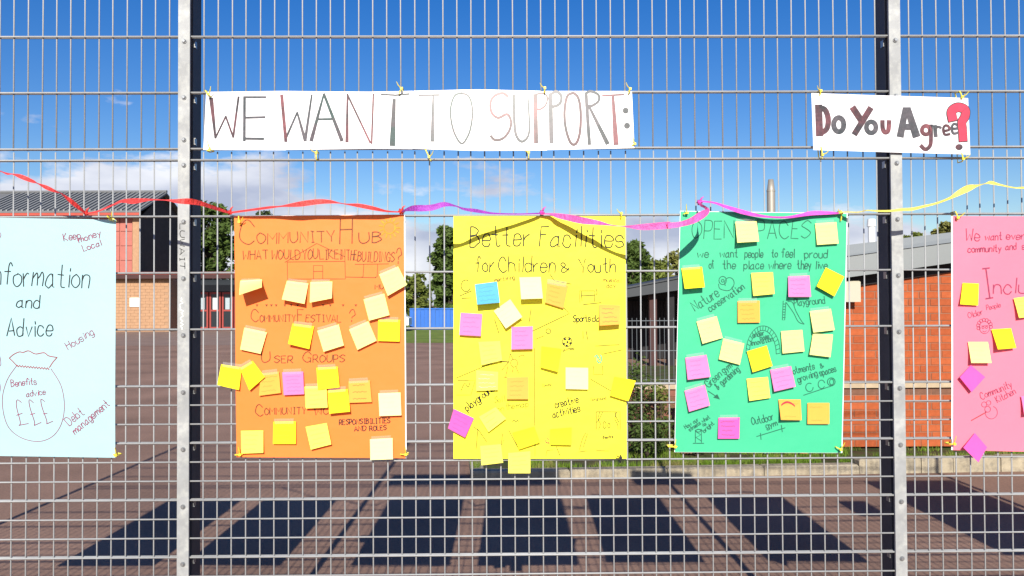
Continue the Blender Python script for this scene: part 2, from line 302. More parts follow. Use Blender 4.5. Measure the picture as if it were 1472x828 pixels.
# small things standing behind the kerb, seen below the green poster
def post_thing(name, px, y0, y1, depth, w, m, label, cat, cap=True):
    p = G(px, y1, 0.1); p.y = depth; x = F(px, y0, depth).x
    h = 0.62
    e = empty(name, (x, depth, 0.098), label=label, cat=cat)
    MB().box(x - w / 2, x + w / 2, depth - w / 2, depth + w / 2, 0.098, h, 0.006).build('shaft', m, e)
    if cap: MB().box(x - w / 2 - .012, x + w / 2 + .012, depth - w / 2 - .012, depth + w / 2 + .012, h + .001, h + 0.035, 0.01).build('cap', m, e)
post_thing('brick_pier', 985, 600, 655, 5.15, 0.11, brick_dark, 'narrow brown pier in the grass below the left corner of the green poster', 'pier')
post_thing('marker_post', 1101, 600, 655, 5.1, 0.06, mat('teal_paint', (0.02, 0.13, 0.12), .6), 'teal post in the grass below the middle of the green poster', 'post')
post_thing('marker_post', 1153, 600, 655, 5.1, 0.07, mat('orange_paint', (0.5, 0.15, 0.03), .6), 'orange brown post in the grass below the green poster', 'post')
post_thing('marker_post', 1180, 600, 655, 5.2, 0.06, brick_dark, 'dark brown post beside the orange one, below the green poster', 'post')

# ------------------------------------------------ vegetation
def leaf_cloud(lobes, nleaf, size, m, name, parent, at):
    V, Fc = [], []
    for _ in range(nleaf):
        c, r = random.choice(lobes)
        d = Vector((random.gauss(0, 1), random.gauss(0, 1), random.gauss(0, 1))).normalized() * (random.random() ** 0.4)
        p = c + Vector((d.x * r.x, d.y * r.y, d.z * r.z))
        if noise.noise(p * (1.1 / max(r.x, 0.2))) < -0.18: continue
        u = Vector((random.gauss(0, 1), random.gauss(0, 1), random.gauss(0, .6))).normalized(); w = u.cross(Vector((random.gauss(0, 1), random.gauss(0, 1), random.gauss(0, 1)))).normalized()
        s = size * random.uniform(0.5, 1.3); b = len(V)
        V += [p - u * s, p - w * s * 0.45, p + u * s, p + w * s * 0.45]; Fc.append((b, b + 1, b + 2, b + 3))
    mb = MB(); mb.V, mb.F = V, Fc
    return mb.build(name, m, parent, at=at)
def tree(base, h, w, label, m, name='tree', nleaf=6000, low=0.25, group='trees behind the school grounds', lobesn=14, size=0.2):
    t = empty(name, base, label=label, cat='tree', group=group)
    tr = MB(); lobes = []
    tr.tube([base, base + Vector((0.1, 0, h * 0.35)), base + Vector((0, 0.1, h * 0.8))], [w * 0.05, w * 0.04, w * 0.012], 8)
    for k in range(lobesn):
        a = k * 2.4; q = low + (1 - low) * (k + 0.6) / lobesn
        rad = w * 0.5 * math.sqrt(max(0.05, 1 - ((q - 0.5) / 0.56) ** 2)) * random.uniform(0.35, 0.8)
        c = base + Vector((math.cos(a) * rad, math.sin(a) * rad, h * q * 0.94))
        r = w * random.uniform(0.14, 0.24); lobes.append((c, Vector((r, r, r * 0.8))))
        tr.tube([base + Vector((0, 0, h * q * 0.6)), (base + c) / 2 + Vector((0, 0, h * .25)), c], [w * 0.018, w * 0.012, w * 0.004], 5)
    tr.build('trunk', bark, t)
    leaf_cloud(lobes, nleaf, size, m, 'crown', t, base)
    return t
def tree_at(px, ptop, Y, wpx, label, m, **k):
    top = F(px, ptop, Y); b = Vector((top.x, Y, 0)); sc = (Y - EYE.y) / FPX
    return tree(b, top.z, wpx * sc, label, m, **k)
TY = yb + 14
tree_at(300, 283, TY - 2, 92, 'dark green tree right of the left fence post, behind the red doors', leafs[0], nleaf=15000, low=0.12, lobesn=26, size=0.21)
tree_at(246, 300, TY + 10, 50, 'green tree showing just behind the dark gable of the school', leafs[1], nleaf=5000, low=0.12)
tree_at(372, 300, TY + 6, 70, 'tree mostly hidden by the orange poster', leafs[2], nleaf=6000, low=0.15)
tree_at(548, 385, TY + 12, 80, 'low tree behind the right edge of the orange poster', leafs[1], nleaf=7000, low=0.1)
tree_at(597, 395, TY + 6, 50, 'low yellowish green tree above the blue hoarding', leafs[1], nleaf=7000, low=0.08)
tree_at(645, 322, TY - 4, 62, 'tall dark tree at the left edge of the yellow poster', leafs[0], nleaf=13000, low=0.08, lobesn=26)
tree_at(905, 346, TY - 8, 70, 'rounded green tree at the right edge of the yellow poster', leafs[0], nleaf=10000, low=0.1, lobesn=22)
tree_at(940, 372, TY - 4, 70, 'lower green tree seen between the yellow and green posters', leafs[1], nleaf=9000, low=0.1, lobesn=20)
tree_at(972, 355, TY + 10, 52, 'thin pale tree at the left edge of the green poster', leafs[3], nleaf=4500, low=0.1)
tree_at(1308, 327, 34, 42, 'small tree top above the grey roof beside the right post', leafs[1], nleaf=3000, low=0.3, size=.16)
tree_at(1352, 314, 32, 50, 'bushy tree top above the grey roof left of the pink poster', leafs[3], nleaf=5000, low=0.3, size=.16)
tree_at(1420, 322, 34, 90, 'tree hidden behind the pink poster', leafs[0], nleaf=4000, low=0.3, size=.16)
tree_at(190, 268, TY + 22, 26, 'small tree top peeping over the school roof', leafs[0], nleaf=2500, low=0.2)
tree_at(12, 266, TY + 22, 30, 'small tree top over the school roof at the far left', leafs[2], nleaf=2500, low=0.2)
# far hedge line hiding the horizon
hb = MB(); lob = []
for k in range(90):
    x = -110 + k * 2.9; lob.append((Vector((x, TY + 40 + random.uniform(-3, 3), 1.5)), Vector((3, 2, 3.2 + random.random() * 1.6))))
tag(leaf_cloud(lob, 26000, 0.42, leafs[2], 'treeline', None, Vector((0, TY + 40, 0))), kind='stuff')
def shrub(px, py, Y, h, w, label, m, n=1400, size=0.02):
    b = Vector((F(px, py, Y).x, Y, 0.098)); e = empty('shrub', b, label=label, cat='shrub', group='shrubs in the planting bed')
    st = MB(); lobes = []
    for k in range(9):
        a = k * 2.4; c = b + Vector((math.cos(a) * w * .3 * random.random(), math.sin(a) * w * .2, h * (0.25 + 0.7 * k / 9))); lobes.append((c, Vector((w * .3, w * .25, h * .2))))
        st.tube([b, (b + c) / 2 + Vector((0, 0, .03)), c], [.006, .004, .002], 5)
    st.build('stem', bark, e); leaf_cloud(lobes, n, size, m, 'foliage', e, b)
shrub(915, 560, 5.2, 0.92, 0.36, 'leafy shrub climbing the railing right of the yellow poster', leafs[0], 1500, .022)
shrub(950, 560, 5.25, 0.70, 0.30, 'shorter shrub in front of the railing left of the green poster', leafs[1], 1000, .022)
shrub(930, 600, 4.98, 0.34, 0.62, 'low spreading shrub at the foot of the low brown wall', leafs[0], 2200, .02)
shrub(1000, 600, 5.05, 0.42, 0.6, 'dark shrub behind the left half of the green poster', leafs[2], 1500, .02)
shrub(1120, 600, 5.1, 0.40, 0.7, 'dark shrub behind the right half of the green poster', leafs[2], 1500, .02)
shrub(800, 600, 5.1, 0.45, 0.8, 'shrub behind the lower right of the yellow poster', leafs[0], 1500, .02)
V, Fc = [], []
for _ in range(30000):
    t_ = random.random() * 6.4; q = 0.13 + random.random() ** 1.6 * 0.95
    p = K0 + kd * t_ + kn * q
    if p.y > WY - 0.03 and p.x > lx0: continue
    if noise.noise(p * 2.6) < -0.12: continue
    hgt = random.uniform(0.02, 0.065); a = random.random() * 6.28; w = 0.003; l = Vector((random.gauss(0, .012), random.gauss(0, .012), hgt)); d = Vector((math.cos(a) * w, math.sin(a) * w, 0))
    b = len(V); z0 = Vector((p.x, p.y, 0.073)); V += [z0 - d, z0 + d, z0 + l]; Fc.append((b, b + 1, b + 2))
mb = MB(); mb.V, mb.F = V, Fc
tag(mb.build('grass', grass_m), kind='stuff')

# ------------------------------------------------ blue hoarding and van
h0, h1 = F(589, 474, yb + 1), F(700, 444, yb + 1)
hd = empty('blue_hoarding', (h0.x, yb + 1, 0), label='bright blue site hoarding beyond the lawn left of the yellow poster', cat='hoarding')
k = 0; x = h0.x
while x < h1.x:
    MB().box(x, x + 0.21, yb + 1 + (0.03 if k % 2 else 0), yb + 1.06, 0.02, h1.z).build('board', blue_m, hd); x += 0.22; k += 1
MB().box(h0.x, h1.x, yb + 0.97, yb + 0.998, h1.z - 0.02, h1.z + 0.06).build('top_rail', blue_m, hd)
v0 = F(563, 476, yb - 1).x; v1 = F(590, 476, yb - 1).x
vn = empty('parked_van', (v1, yb - 1, 0), label='white van half hidden behind the orange poster beside the blue hoarding', cat='van')
MB().prism([(v0 - 2.6, 0.35), (v1, 0.35), (v1, 0.75), (v1 - 0.25, 0.85), (v1 - 0.45, 1.25), (v1 - 0.6, 1.35), (v0 - 2.6, 1.35)], yb - 1.9, yb - 0.2).build('body', white_m, vn)
MB().prism([(v1 - 0.46, 0.86), (v1 - 0.30, 0.86), (v1 - 0.47, 1.22), (v1 - 0.9, 1.22), (v1 - 0.9, 0.86)], yb - 1.91, yb - 1.903).build('side_window', glass_m, vn)
for xx in (v0 - 2.0, v1 - 0.45): MB().tube([(xx, yb - 1.93, 0.31), (xx, yb - 1.7, 0.31)], 0.31, 16).build('wheel', tie_b, vn)

# ================================================================== LEFT SCHOOL BUILDING
BY = yb
def X(px, Y=None): return F(px, 430, BY if Y is None else Y).x
def Zp(px, py, Y=None): return F(px, py, BY if Y is None else Y).z
sch = empty('school_building', (X(60), BY, 0), label='school building with ribbed grey roof and red fascia behind the cyan poster', cat='building')
xw0, xw1 = X(-260), X(244)
zg = Zp(200, 401)
MB().box(xw0, xw1, BY, BY + 6.5, 0, zg).build('lower_wall', cream_mortar, sch)
# buff bricks on the visible stretch (courses can just be told apart): one joined part
bb = MB(); z = 0.04; r_ = 0
xb0 = X(150)
while z + 0.17 < zg:
    x = xb0 + (0.22 if r_ % 2 else 0)
    while x + 0.42 < xw1: bb.box(x, x + 0.42, BY - 0.02, BY + 0.02, z, z + 0.16); x += 0.44
    z += 0.175; r_ += 1
tag(bb.build('brick_facing', cream_brick, sch), kind='stuff')
zt, zu = Zp(190, 311), Zp(190, 395)
xp = X(188)
MB().box(xw0, xp, BY + 0.35, BY + 6.4, zg + 0.02, zt).build('upper_wall', pink_panel, sch)
x = X(150); 
while x < xp - 0.2:
    for q in range(4):
        za = zu + (zt - zu) * q / 4; MB().box(x + .02, x + 0.72, BY + 0.30, BY + 0.348, za + 0.02, zu + (zt - zu) * (q + 1) / 4 - 0.02).build('cladding_panel', pink_panel, sch)
    x += 0.75
MB().box(xp + .003, X(197.5), BY + 0.18, BY + 1.0, zg + 0.03, zt).build('brick_pillar', cream_brick, sch)
MB().box(xw0, X(430), BY - 0.5, BY + 0.34, zg + 0.003, Zp(200, 392.5)).build('canopy_beam', dark_red, sch)
MB().box(xw0, X(430), BY - 0.53, BY - 0.503, Zp(200, 395), Zp(200, 391.5)).build('canopy_trim', red_paint, sch)
# gable end, square to the front
gx = X(198.5); dr, de = 3.4, 7.4
rz = Zp(237, 280, BY + dr) if False else F(236, 280, BY + dr).z
MB().add([(gx, BY + .26, zg), (gx, BY + .26, zt), (gx, BY + dr, rz), (gx, BY + de, zt), (gx, BY + de, zg), (gx - .04, BY + .26, zg), (gx - .04, BY + .26, zt), (gx - .04, BY + dr, rz), (gx - .04, BY + de, zt), (gx - .04, BY + de, zg)],
         [(0, 4, 3, 2, 1), (5, 6, 7, 8, 9), (0, 1, 6, 5), (1, 2, 7, 6), (2, 3, 8, 7), (3, 4, 9, 8)]).build('gable', gable_m, sch)
ze = Zp(190, 303, BY - 0.45)
MB().box(xw0, gx + .25, BY - 0.48, BY - 0.42, Zp(190, 310.5), ze).build('fascia', red_paint, sch)
MB().box(xw0, gx + .2, BY - 0.42, BY + 0.35, Zp(190, 310.5) + .01, Zp(190, 310.5) + .06).build('soffit', dark_red, sch)
MB().add([(xw0, BY - .5, ze), (gx + .28, BY - .5, ze), (gx + .28, BY + dr, rz + .12), (xw0, BY + dr, rz + .12), (xw0, BY - .5, ze - .1), (gx + .28, BY - .5, ze - .1), (gx + .28, BY + dr, rz + .02), (xw0, BY + dr, rz + .02),
          (gx + .28, BY + de + .5, zt), (xw0, BY + de + .5, zt)], [(0, 1, 2, 3), (4, 7, 6, 5), (0, 4, 5, 1), (1, 5, 6, 2), (3, 2, 8, 9), (6, 7, 9, 8), (2, 6, 8)]).build('roof', ribroof, sch)
rib_lt = mat('roof_rib', (0.24, 0.25, 0.25), 0.7)
rv = MB().add([(0, 0, 0), (.08, 0, 0), (.08, dr + .5, rz + .12 - ze), (0, dr + .5, rz + .12 - ze), (0, 0, .08), (.08, 0, .08), (.08, dr + .5, rz + .20 - ze), (0, dr + .5, rz + .20 - ze)], [(3, 2, 1, 0), (4, 5, 6, 7), (0, 1, 5, 4), (1, 2, 6, 5), (2, 3, 7, 6), (3, 0, 4, 7)])
rme = mesh('roof_rib', rv.V, rv.F, rib_lt); x = X(-30)
while x < gx + .1: link('roof_rib', rme, sch, Vector((x, BY - .5, ze + .003)) - sch.location); x += 0.30
MB().tube([(xw0, BY + dr, rz + .2), (gx + .28, BY + dr, rz + .2)], 0.1, 6).build('ridge', ribroof, sch)
# recessed red doors
DY = BY + 1.6
MB().box(xw1 + .003, X(430), DY + .2, DY + .5, 0, zg - .01).build('recess_wall', dark_red, sch)
for a_, b_ in ((246, 262), (284, 300), (301, 318), (319, 336), (337, 354)):
    xa, xb = X(a_, DY), X(b_, DY) - .03; zz = Zp(300, 420, DY)
    d = MB()
    d.box(xa, xa + .1, DY, DY + .08, 0.01, zz).box(xb - .1, xb, DY, DY + .08, 0.01, zz).box(xa + .1, xb - .1, DY, DY + .08, zz - .12, zz).box(xa + .1, xb - .1, DY, DY + .08, 0.01, .22).box(xa + .1, xb - .1, DY, DY + .08, zz * .5, zz * .5 + .1)
    dd = d.build('door', door_red, sch)
    MB().box(xa + .1, xb - .1, DY + .03, DY + .05, .22, zz * .5).build('pane', glass_m, dd, at=sch.location)
    MB().box(xa + .1, xb - .1, DY + .03, DY + .05, zz * .5 + .1, zz - .12).build('pane', glass_m, dd, at=sch.location)
    MB().box(xa + .2, xb - .22, DY + .014, DY + .026, zz * .55, zz * .85).build('notice', white_m if a_ in (246, 301) else ink['pale'], dd, at=sch.location)
MB().box(X(246, DY), X(420, DY), DY + .1, DY + .14, Zp(300, 419, DY), Zp(300, 402, DY)).build('transom_window', glass_m, sch)
a, b = F(186.5, 428, BY - .05), F(200, 441, BY - .05)
tag(MB().box(a.x, b.x, BY - .06, BY - .024, b.z, a.z).build('wall_notice', white_m), 'small white notice on the buff brick school wall left of the post', 'sign')

# ================================================================== FENCE
ZG = 0.08
VW = {}
def wire_mesh(name, L, r, vert, k=8):
    mb = MB().tube([(0, 0, 0), (0, 0, L)] if vert else [(-L / 2, 0, 0), (L / 2, 0, 0)], r, k); return mesh(name, mb.V, mb.F, galv, True)
v_low, v_up = wire_mesh('upright_wire', 2.03 + 0.02, 0.0025, True), wire_mesh('upright_wire', 1.03 + 0.01, 0.0025, True)
h_wire, h_thin = wire_mesh('cross_wire', 2.505, 0.0035, False), wire_mesh('cross_wire', 2.505, 0.0029, False)
GP = 'welded mesh panels of the fence'
def panel(xc, upper, label):
    z0 = ZG + (2.04 if upper else 0.0)
    e = empty('fence_bay', (xc, 0, z0), label=label, cat='fence panel', group=GP)
    for i in range(51): link('upright_wire', v_up if upper else v_low, e, (-1.25 + 0.05 * i + random.uniform(-.0009, .0009), 0, -0.005 if upper else -0.02)).rotation_euler = (0, random.gauss(0, .0011), 0)
    if upper: zs = [(0.2 * k, True) for k in range(6)]
    else: zs = [(0.2 * k / 3, k % 3 == 0) for k in range(19)] + [(1.2 + 0.2 * k, True) for k in range(1, 5)]
    for zz, twin in zs:
        link('cross_wire', h_wire if twin else h_thin, e, (0, -0.0068, zz))
        if twin: link('cross_wire', h_wire, e, (0, 0.0068, zz))
where = {-2.518: 'left of the left post', 0.004: 'between the two posts', 2.526: 'right of the right post'}
for xc, t_ in where.items():
    panel(xc, False, 'lower mesh fence panel with close bottom wires, ' + t_); panel(xc, True, 'upper mesh fence panel against the sky, ' + t_)
bolt = MB().tube([(0, 0, 0), (0, -0.003, 0)], 0.0085, 12).tube([(0, -0.003, 0), (0, -0.008, 0)], [0.0075, 0.0045], 12); bolt_me = mesh('bolt', bolt.V, bolt.F, bolt_m)
clipb = MB().box(-.0012, .0012, 0, .022, 0, .024).box(.0012, .005, 0, .003, 0, .003).box(.0012, .005, 0, .003, .021, .024); clip_me = mesh('clip', clipb.V, clipb.F, bolt_m)
def post(xc, label, graffiti=False):
    e = empty('fence_post', (xc, 0, 0), label=label, cat='fence post', group='upright posts of the mesh fence')
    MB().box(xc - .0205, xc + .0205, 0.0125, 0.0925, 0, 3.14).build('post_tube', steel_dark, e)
    MB().box(xc - .0205, xc + .0205, -0.0185, -0.0125, 0.05, 3.13).build('clamp_bar', galv_post, e)
    MB().box(xc - .023, xc + .023, 0.010, 0.095, 3.141, 3.15).build('cap', tie_b, e)
    sgn = 1 if xc < EYE.x else -1
    for z in [.18, .38, .58, .78, .98, 1.18, 1.38, 1.58, 1.78, 1.98, 2.07, 2.22, 2.42, 2.62, 2.82, 3.0]:
        link('bolt', bolt_me, e, (0.001, -0.0185, z + ZG)); c = link('clip', clip_me, e, (sgn * .0225, .02, z + ZG - .01)); 
        if sgn < 0: c.rotation_euler = (0, 0, math.pi / 2 * 0)
    return e
post_l = post(-1.26, 'left fence post with scribbled graffiti down its grey clamp bar')
post(1.268, 'right fence post behind the Do You Agree sign')
post(-3.78, 'fence post beyond the left edge of the picture'); post(3.79, 'fence post beyond the right edge of the picture')

# ================================================================== PAPERS
class Sheet:
    """a sheet of paper on the fence; pt() gives the point of its face behind a place of the picture"""
    def __init__(s, quad, y0=-0.017, wave=0.006, seed=0, lean=0.0, reg=None):
        s.q = [Vector((*p, 0)) for p in quad]; s.y0, s.w, s.sd, s.lean = y0, wave, seed, lean
    def disp(s, px, py):
        u = (px - s.q[0].x) / 245; v = (py - s.q[0].y) / 350
        return s.w * (0.5 + 0.5 * math.sin(u * 3.1 + s.sd) * math.cos(v * 2.3 + s.sd * 1.7)) + s.w * 0.5 * (1 + noise.noise(Vector((u * 2.2, v * 2.2, s.sd)))) + s.lean * v
    def pt(s, px, py, off=0.0):
        p = F(px, py, s.y0); p.y -= s.disp(px, py) + off; return p
    def mesh(s, name, m, parent, nu=30, nv=40, th=0.0006, grow=(0, 0, 0, 0), back=0.0):
        q = s.q; V = []
        g_ = grow   # left, top, right, bottom growth in px
        Q = [q[0] + Vector((-g_[0], -g_[1], 0)), q[1] + Vector((g_[2], -g_[1], 0)), q[2] + Vector((g_[2], g_[3], 0)), q[3] + Vector((-g_[0], g_[3], 0))]
        for k in (0, 1):
            for j in range(nv + 1):
                for i in range(nu + 1):
                    u, v = i / nu, j / nv; p = (Q[0] * (1 - u) + Q[1] * u) * (1 - v) + (Q[3] * (1 - u) + Q[2] * u) * v
                    w = s.pt(p.x, p.y, -back - k * th); V.append(w)
        N = (nu + 1) * (nv + 1); Fc = []
        for j in range(nv):
            for i in range(nu):
                a = j * (nu + 1) + i; Fc += [(a, a + nu + 1, a + nu + 2, a + 1), (N + a, N + a + 1, N + a + nu + 2, N + a + nu + 1)]
        rim = [i for i in range(nu + 1)] + [j * (nu + 1) + nu for j in range(1, nv + 1)] + [nv * (nu + 1) + i for i in range(nu - 1, -1, -1)] + [j * (nu + 1) for j in range(nv - 1, 0, -1)]
        for a, b in zip(rim, rim[1:] + rim[:1]): Fc.append((a, b, N + b, N + a))
        mb = MB(); mb.V, mb.F = V, Fc; return mb.build(name, m, parent, smooth=False) if parent else mb

def smooth_line(pts, k=5):
    if len(pts) < 3: return pts
    P = [pts[0]] + list(pts) + [pts[-1]]; out = []
    for i in range(1, len(P) - 2):
        a, b, c, d = P[i - 1:i + 3]
        for j in range(k):
            t = j / k
            out.append(tuple(0.5 * (2 * b[n] + (c[n] - a[n]) * t + (2 * a[n] - 5 * b[n] + 4 * c[n] - d[n]) * t * t + (3 * b[n] - a[n] - 3 * c[n] + d[n]) * t ** 3) for n in range(len(b))))
    out.append(tuple(P[-2])); return out
class Ink:
    def __init__(s, sheet, off=0.0010): s.s, s.off, s.mb, s.fat = sheet, off, MB(), 1.3
    def stroke(s, pts, w, w1=None):
        """pts in picture pixels, w = width in picture pixels"""
        P = [Vector((p[0], p[1])) for p in pts]; P = [p for i, p in enumerate(P) if i == 0 or (p - P[i - 1]).length > 0.01]
        if len(P) < 2: return
        Q = [P[0]]                          # cut long pieces so the ink follows the paper
        for p in P[1:]:
            k = max(1, int((p - Q[-1]).length / 12)); a = Q[-1]
            for j in range(1, k + 1): Q.append(a + (p - a) * (j / k))
        n = len(Q); V = []
        for i, p in enumerate(Q):
            t = (Q[min(i + 1, n - 1)] - Q[max(i - 1, 0)]); t = t.normalized() if t.length > 1e-6 else Vector((1, 0)); nn = Vector((-t.y, t.x))
            h = (w + ((w1 if w1 is not None else w) - w) * i / (n - 1)) / 2 * s.fat
            e = -t * h * 0.4 if i == 0 else (t * h * 0.4 if i == n - 1 else Vector((0, 0)))
            for sg in (1, -1): q = p + e + nn * h * sg; V.append(s.s.pt(q.x, q.y, s.off))
        s.mb.add(V, [(2 * i, 2 * i + 2, 2 * i + 3, 2 * i + 1) for i in range(n - 1)])
    def disc(s, c, rx, ry=None):
        ry = ry or rx; s.mb.add([s.s.pt(c[0] + rx * math.cos(a * .4488), c[1] + ry * math.sin(a * .4488), s.off) for a in range(14)], [tuple(range(14))])
    def fill(s, pts): s.mb.add([s.s.pt(p[0], p[1], s.off) for p in pts], [tuple(range(len(pts)))])
    def build(s, name, m, parent):
        if s.mb.V: return s.mb.build(name, m, parent)

GL = dict(a='~45361503122243/464252', b='0902/~0416364543220 3', c='~4536160403123243', d='~4526050312324 3/4942', e='~04444536160403123243', f='~483928252 2/0636', g='~4536160403123243/~46434130100 1',
 h='0902/~0416364542', i='1612/1718', j='~262110 00/2728', k='0902/360442', l='1912', m='0602/~0415263532/~3445566562', n='0602/~0416364542', o='~26050322434526', p='0600/~0526454322 03', r='0602/~04152636',
 s='~45361605143443321203', t='~29233242/0636', u='~0603123243/4642', v='062246', w='0612355266', x='0642/0246', y='0623/4610', z='06460242',
 A='022952/1444', B='0902/~0929484726 06/~06365443 2202', C='~5739180513325 3', D='0902/~093957543202', E='49090242/0636', F='490902/0636', G='~57391805133253/355552', H='0902/5952/0656', I='2922/1939/1232', J='4943/~4332120 3',
 K='0902/490552', L='090242', M='0209356962', N='02095259', O='~29070422545729', P='0902/~093948463505', R='0902/~093948463505/2552', S='~58391807264554432203', T='0959/3932', U='~0904225459', V='093259', W='0912365269', Y='093559/3532')
GL.update({'?': '~071939474625 24/2322', '&': '~5317293714123255', '£': '~4829171302/0252/0535', ' ': ''})
GL = {k: v.replace(' ', '') for k, v in GL.items()}
def gwidth(c): return max([int(ch) for st in GL[c].split('/') for ch in st.replace('~', '')[0::2]] + [0]) if GL[c] else 4
def text(ik, s, x0, y0, x1, y1, h, w=1.1, caps=False, jit=0.28, big_first=1.0):
    """writes s by hand from (x0,y0) to (x1,y1) along its baseline; h = capital height, all in picture pixels"""
    adv, X_ = 0.0, []
    for i, c in enumerate(s): X_.append(adv); adv += gwidth(c) + 1.5
    adv -= 1.5
    dx, dy = x1 - x0, y1 - y0; L = math.hypot(dx, dy); ux, uy = dx / L, dy / L; sx = L / max(adv, 1); sy = h / 7.0
    for c, xo in zip(s, X_):
        if not GL.get(c): continue
        bj, sl = random.uniform(-.25, .25), random.uniform(-.04, .1)
        for st in GL[c].split('/'):
            sm = st.startswith('~'); d = st.replace('~', ''); pts = []
            for k in range(0, len(d) - 1, 2):
                gx_, gy_ = int(d[k]) + random.gauss(0, jit * .4), int(d[k + 1]) - 2 + bj + random.gauss(0, jit * .4)
                a = (xo + gx_) * sx + gy_ * sy * sl; b = gy_ * sy
                pts.append((x0 + ux * a + uy * b, y0 + uy * a - ux * b))
            ik.stroke(smooth_line(pts, 4) if sm else pts, w)
REG = dict(O1=(300, 290, 4.359), O2=(300, 480, 4.359), Y1=(630, 290, 4.14), Y2=(630, 480, 3.944), G1=(950, 280, 4.141), G2=(950, 470, 4.141), P1=(1360, 300, 4.6), P2=(1360, 480, 4.357), C=(0, 230, 2.76), C1=(0, 300, 4.6), C2=(0, 480, 4.474), B1=(280, 110, 4.329), B2=(600, 110, 4.461), D=(1140, 120, 5.257))
def rg(r, *p): ox, oy, s = REG[r]; return [(ox + a / s, oy + b / s) for a, b in p]
def wr(sheet, parent, r, items, m, w=1.1):
    for it in items:
        s, x0, y0, x1, y1, h = it[:6]; ik = Ink(sheet); (a, b), (c, d) = rg(r, (x0, y0), (x1, y1)); text(ik, s, a, b, c, d, h / REG[r][2], it[6] if len(it) > 6 else w)
        ik.build('lettering', ink[m], parent)
def draw(sheet, parent, r, strokes, m, w=0.9, name='drawing'):
    ik = Ink(sheet); ik.fat = 1.8 if m == 'faint' else 1.25
    for st in strokes:
        sm = st[0] == '~'; pts = rg(r, *(st[1:] if sm else st)); ik.stroke(smooth_line(pts, 5) if sm else pts, w)
    ik.build(name, ink[m], parent)
def ring(cx, cy, rx, ry=None, a0=0, a1=360, n=12): ry = ry or rx; return [(cx + rx * math.cos(R(a0 + (a1 - a0) * i / n)), cy + ry * math.sin(R(a0 + (a1 - a0) * i / n))) for i in range(n + 1)]
GPo = 'coloured card posters hung along the fence'
def poster(quad, colr, label, seed, edge=None, **k):
    s = Sheet(quad, seed=seed, **k); c = F(sum(p[0] for p in quad) / 4, quad[3][1], -0.02)
    e = empty('poster', c, label=label, cat='poster', group=GPo)
    s.mesh('card', paper[colr], e)
    if edge: s.mesh('backing_sheet', paper['white'], e, grow=edge, back=0.0012)
    return s, e

# ---- cyan
cy_, cyo = poster([(-78, 312), (168, 316), (167, 657.5), (-78, 654)], 'cyan', 'pale cyan poster headed Information and Advice with a drawn money bag', 1)
wr(cy_, cyo, 'C1', [('Keep', 430, 215, 540, 195, 50, .9), ('money', 530, 228, 675, 178, 45, .9), ('Local', 560, 283, 680, 243, 42, .9)], 'rose')
wr(cy_, cyo, 'C1', [('Information', -95, 500, 595, 528, 150, 1.15), ('and', 110, 650, 265, 658, 85, 1.15)], 'grey'); wr(cy_, cyo, 'C', [('Advice', 30, 698, 210, 698, 68, 1.2)], 'grey')
wr(cy_, cyo, 'C', [('Housing', 275, 752, 378, 690, 30, .8)], 'rose')
wr(cy_, cyo, 'C2', [('Benefits', 80, 340, 242, 322, 44, .8), ('advice', 175, 403, 300, 388, 38, .8), ('£', 130, 590, 190, 575, 165, .8), ('£', 225, 590, 272, 572, 165, .8), ('£', 305, 570, 345, 556, 155, .8), ('Debt', 455, 590, 550, 512, 58, .8), ('management', 490, 645, 715, 455, 50, .9)], 'rose')
draw(cy_, cyo, 'C2', [['~', (65, 155), (95, 130), (130, 115), (155, 118), (190, 108), (235, 128), (290, 120), (320, 140), (375, 150)], [(65, 155), (90, 178), (115, 205)], [(375, 150), (348, 180), (325, 215)]], 'maroon', 1.0)
draw(cy_, cyo, 'C2', [[(115 + i * 9, 203 + i * .8 + (7 if i % 2 else -4)) for i in range(24)]], 'maroon', 1.3)
draw(cy_, cyo, 'C2', [['~', (112, 205), (50, 300), (20, 430), (50, 580), (130, 660), (245, 690), (340, 660), (400, 580), (422, 460), (400, 330), (335, 222)], ['~', (-12, 140), (4, 145), (10, 200), (-10, 205)], ['~'] + ring(-6, 345, 13, 40, -90, 100)], 'rose', .7)
draw(cy_, cyo, 'C1', [['~'] + ring(-8, 175, 20, 22, -80, 80)], 'rose', .7)
# ---- orange
or_, oro = poster([(337, 311), (581, 309), (583, 658.5), (341, 656.5)], 'orange', 'orange poster headed Community Hub covered in sticky notes', 2, edge=(0, 0.4, 1.6, 0.0))
wr(or_, oro, 'O1', [('C', 195, 272, 290, 265, 150, 1.0), ('OMMUNITY', 310, 265, 790, 250, 68, 1.0), ('H', 825, 265, 900, 262, 155, 1.2), ('UB', 948, 262, 1085, 256, 66, 1.2)], 'brown')
wr(or_, oro, 'O1', [('WHAT', 215, 362, 372, 358, 55), ('WOULD', 395, 362, 575, 360, 58), ('YOU', 590, 360, 685, 358, 62), ('LIKE', 700, 362, 815, 358, 58), ('IN', 824, 362, 858, 362, 60), ('THE', 866, 365, 930, 368, 62), ('BUILDINGS', 935, 375, 1165, 378, 60), ('?', 1175, 385, 1205, 385, 92)], 'brown', .95)
draw(or_, oro, 'O1', [[(480, 380), (680, 262), (855, 345)], [(495, 375), (497, 485), (860, 484), (856, 340)], [(495, 378), (856, 374)], [(660, 484), (660, 400), (718, 400), (718, 484)], [(660, 438), (718, 436)], [(860, 472), (1050, 476)], [(920, 393), (1130, 390)], [(975, 395), (970, 470), (955, 474)], [(1062, 395), (1058, 470), (1045, 474)]], 'brown', .6)
for q in (305, 365, 395, 425, 480, 520, 560, 720, 765, 845, 925):
    ik = Ink(or_); ik.fill(rg('O1', (q - 8, 643), (q + 8, 643), (q, 658))); ik.build('drawn_mark', ink['brown'], oro)
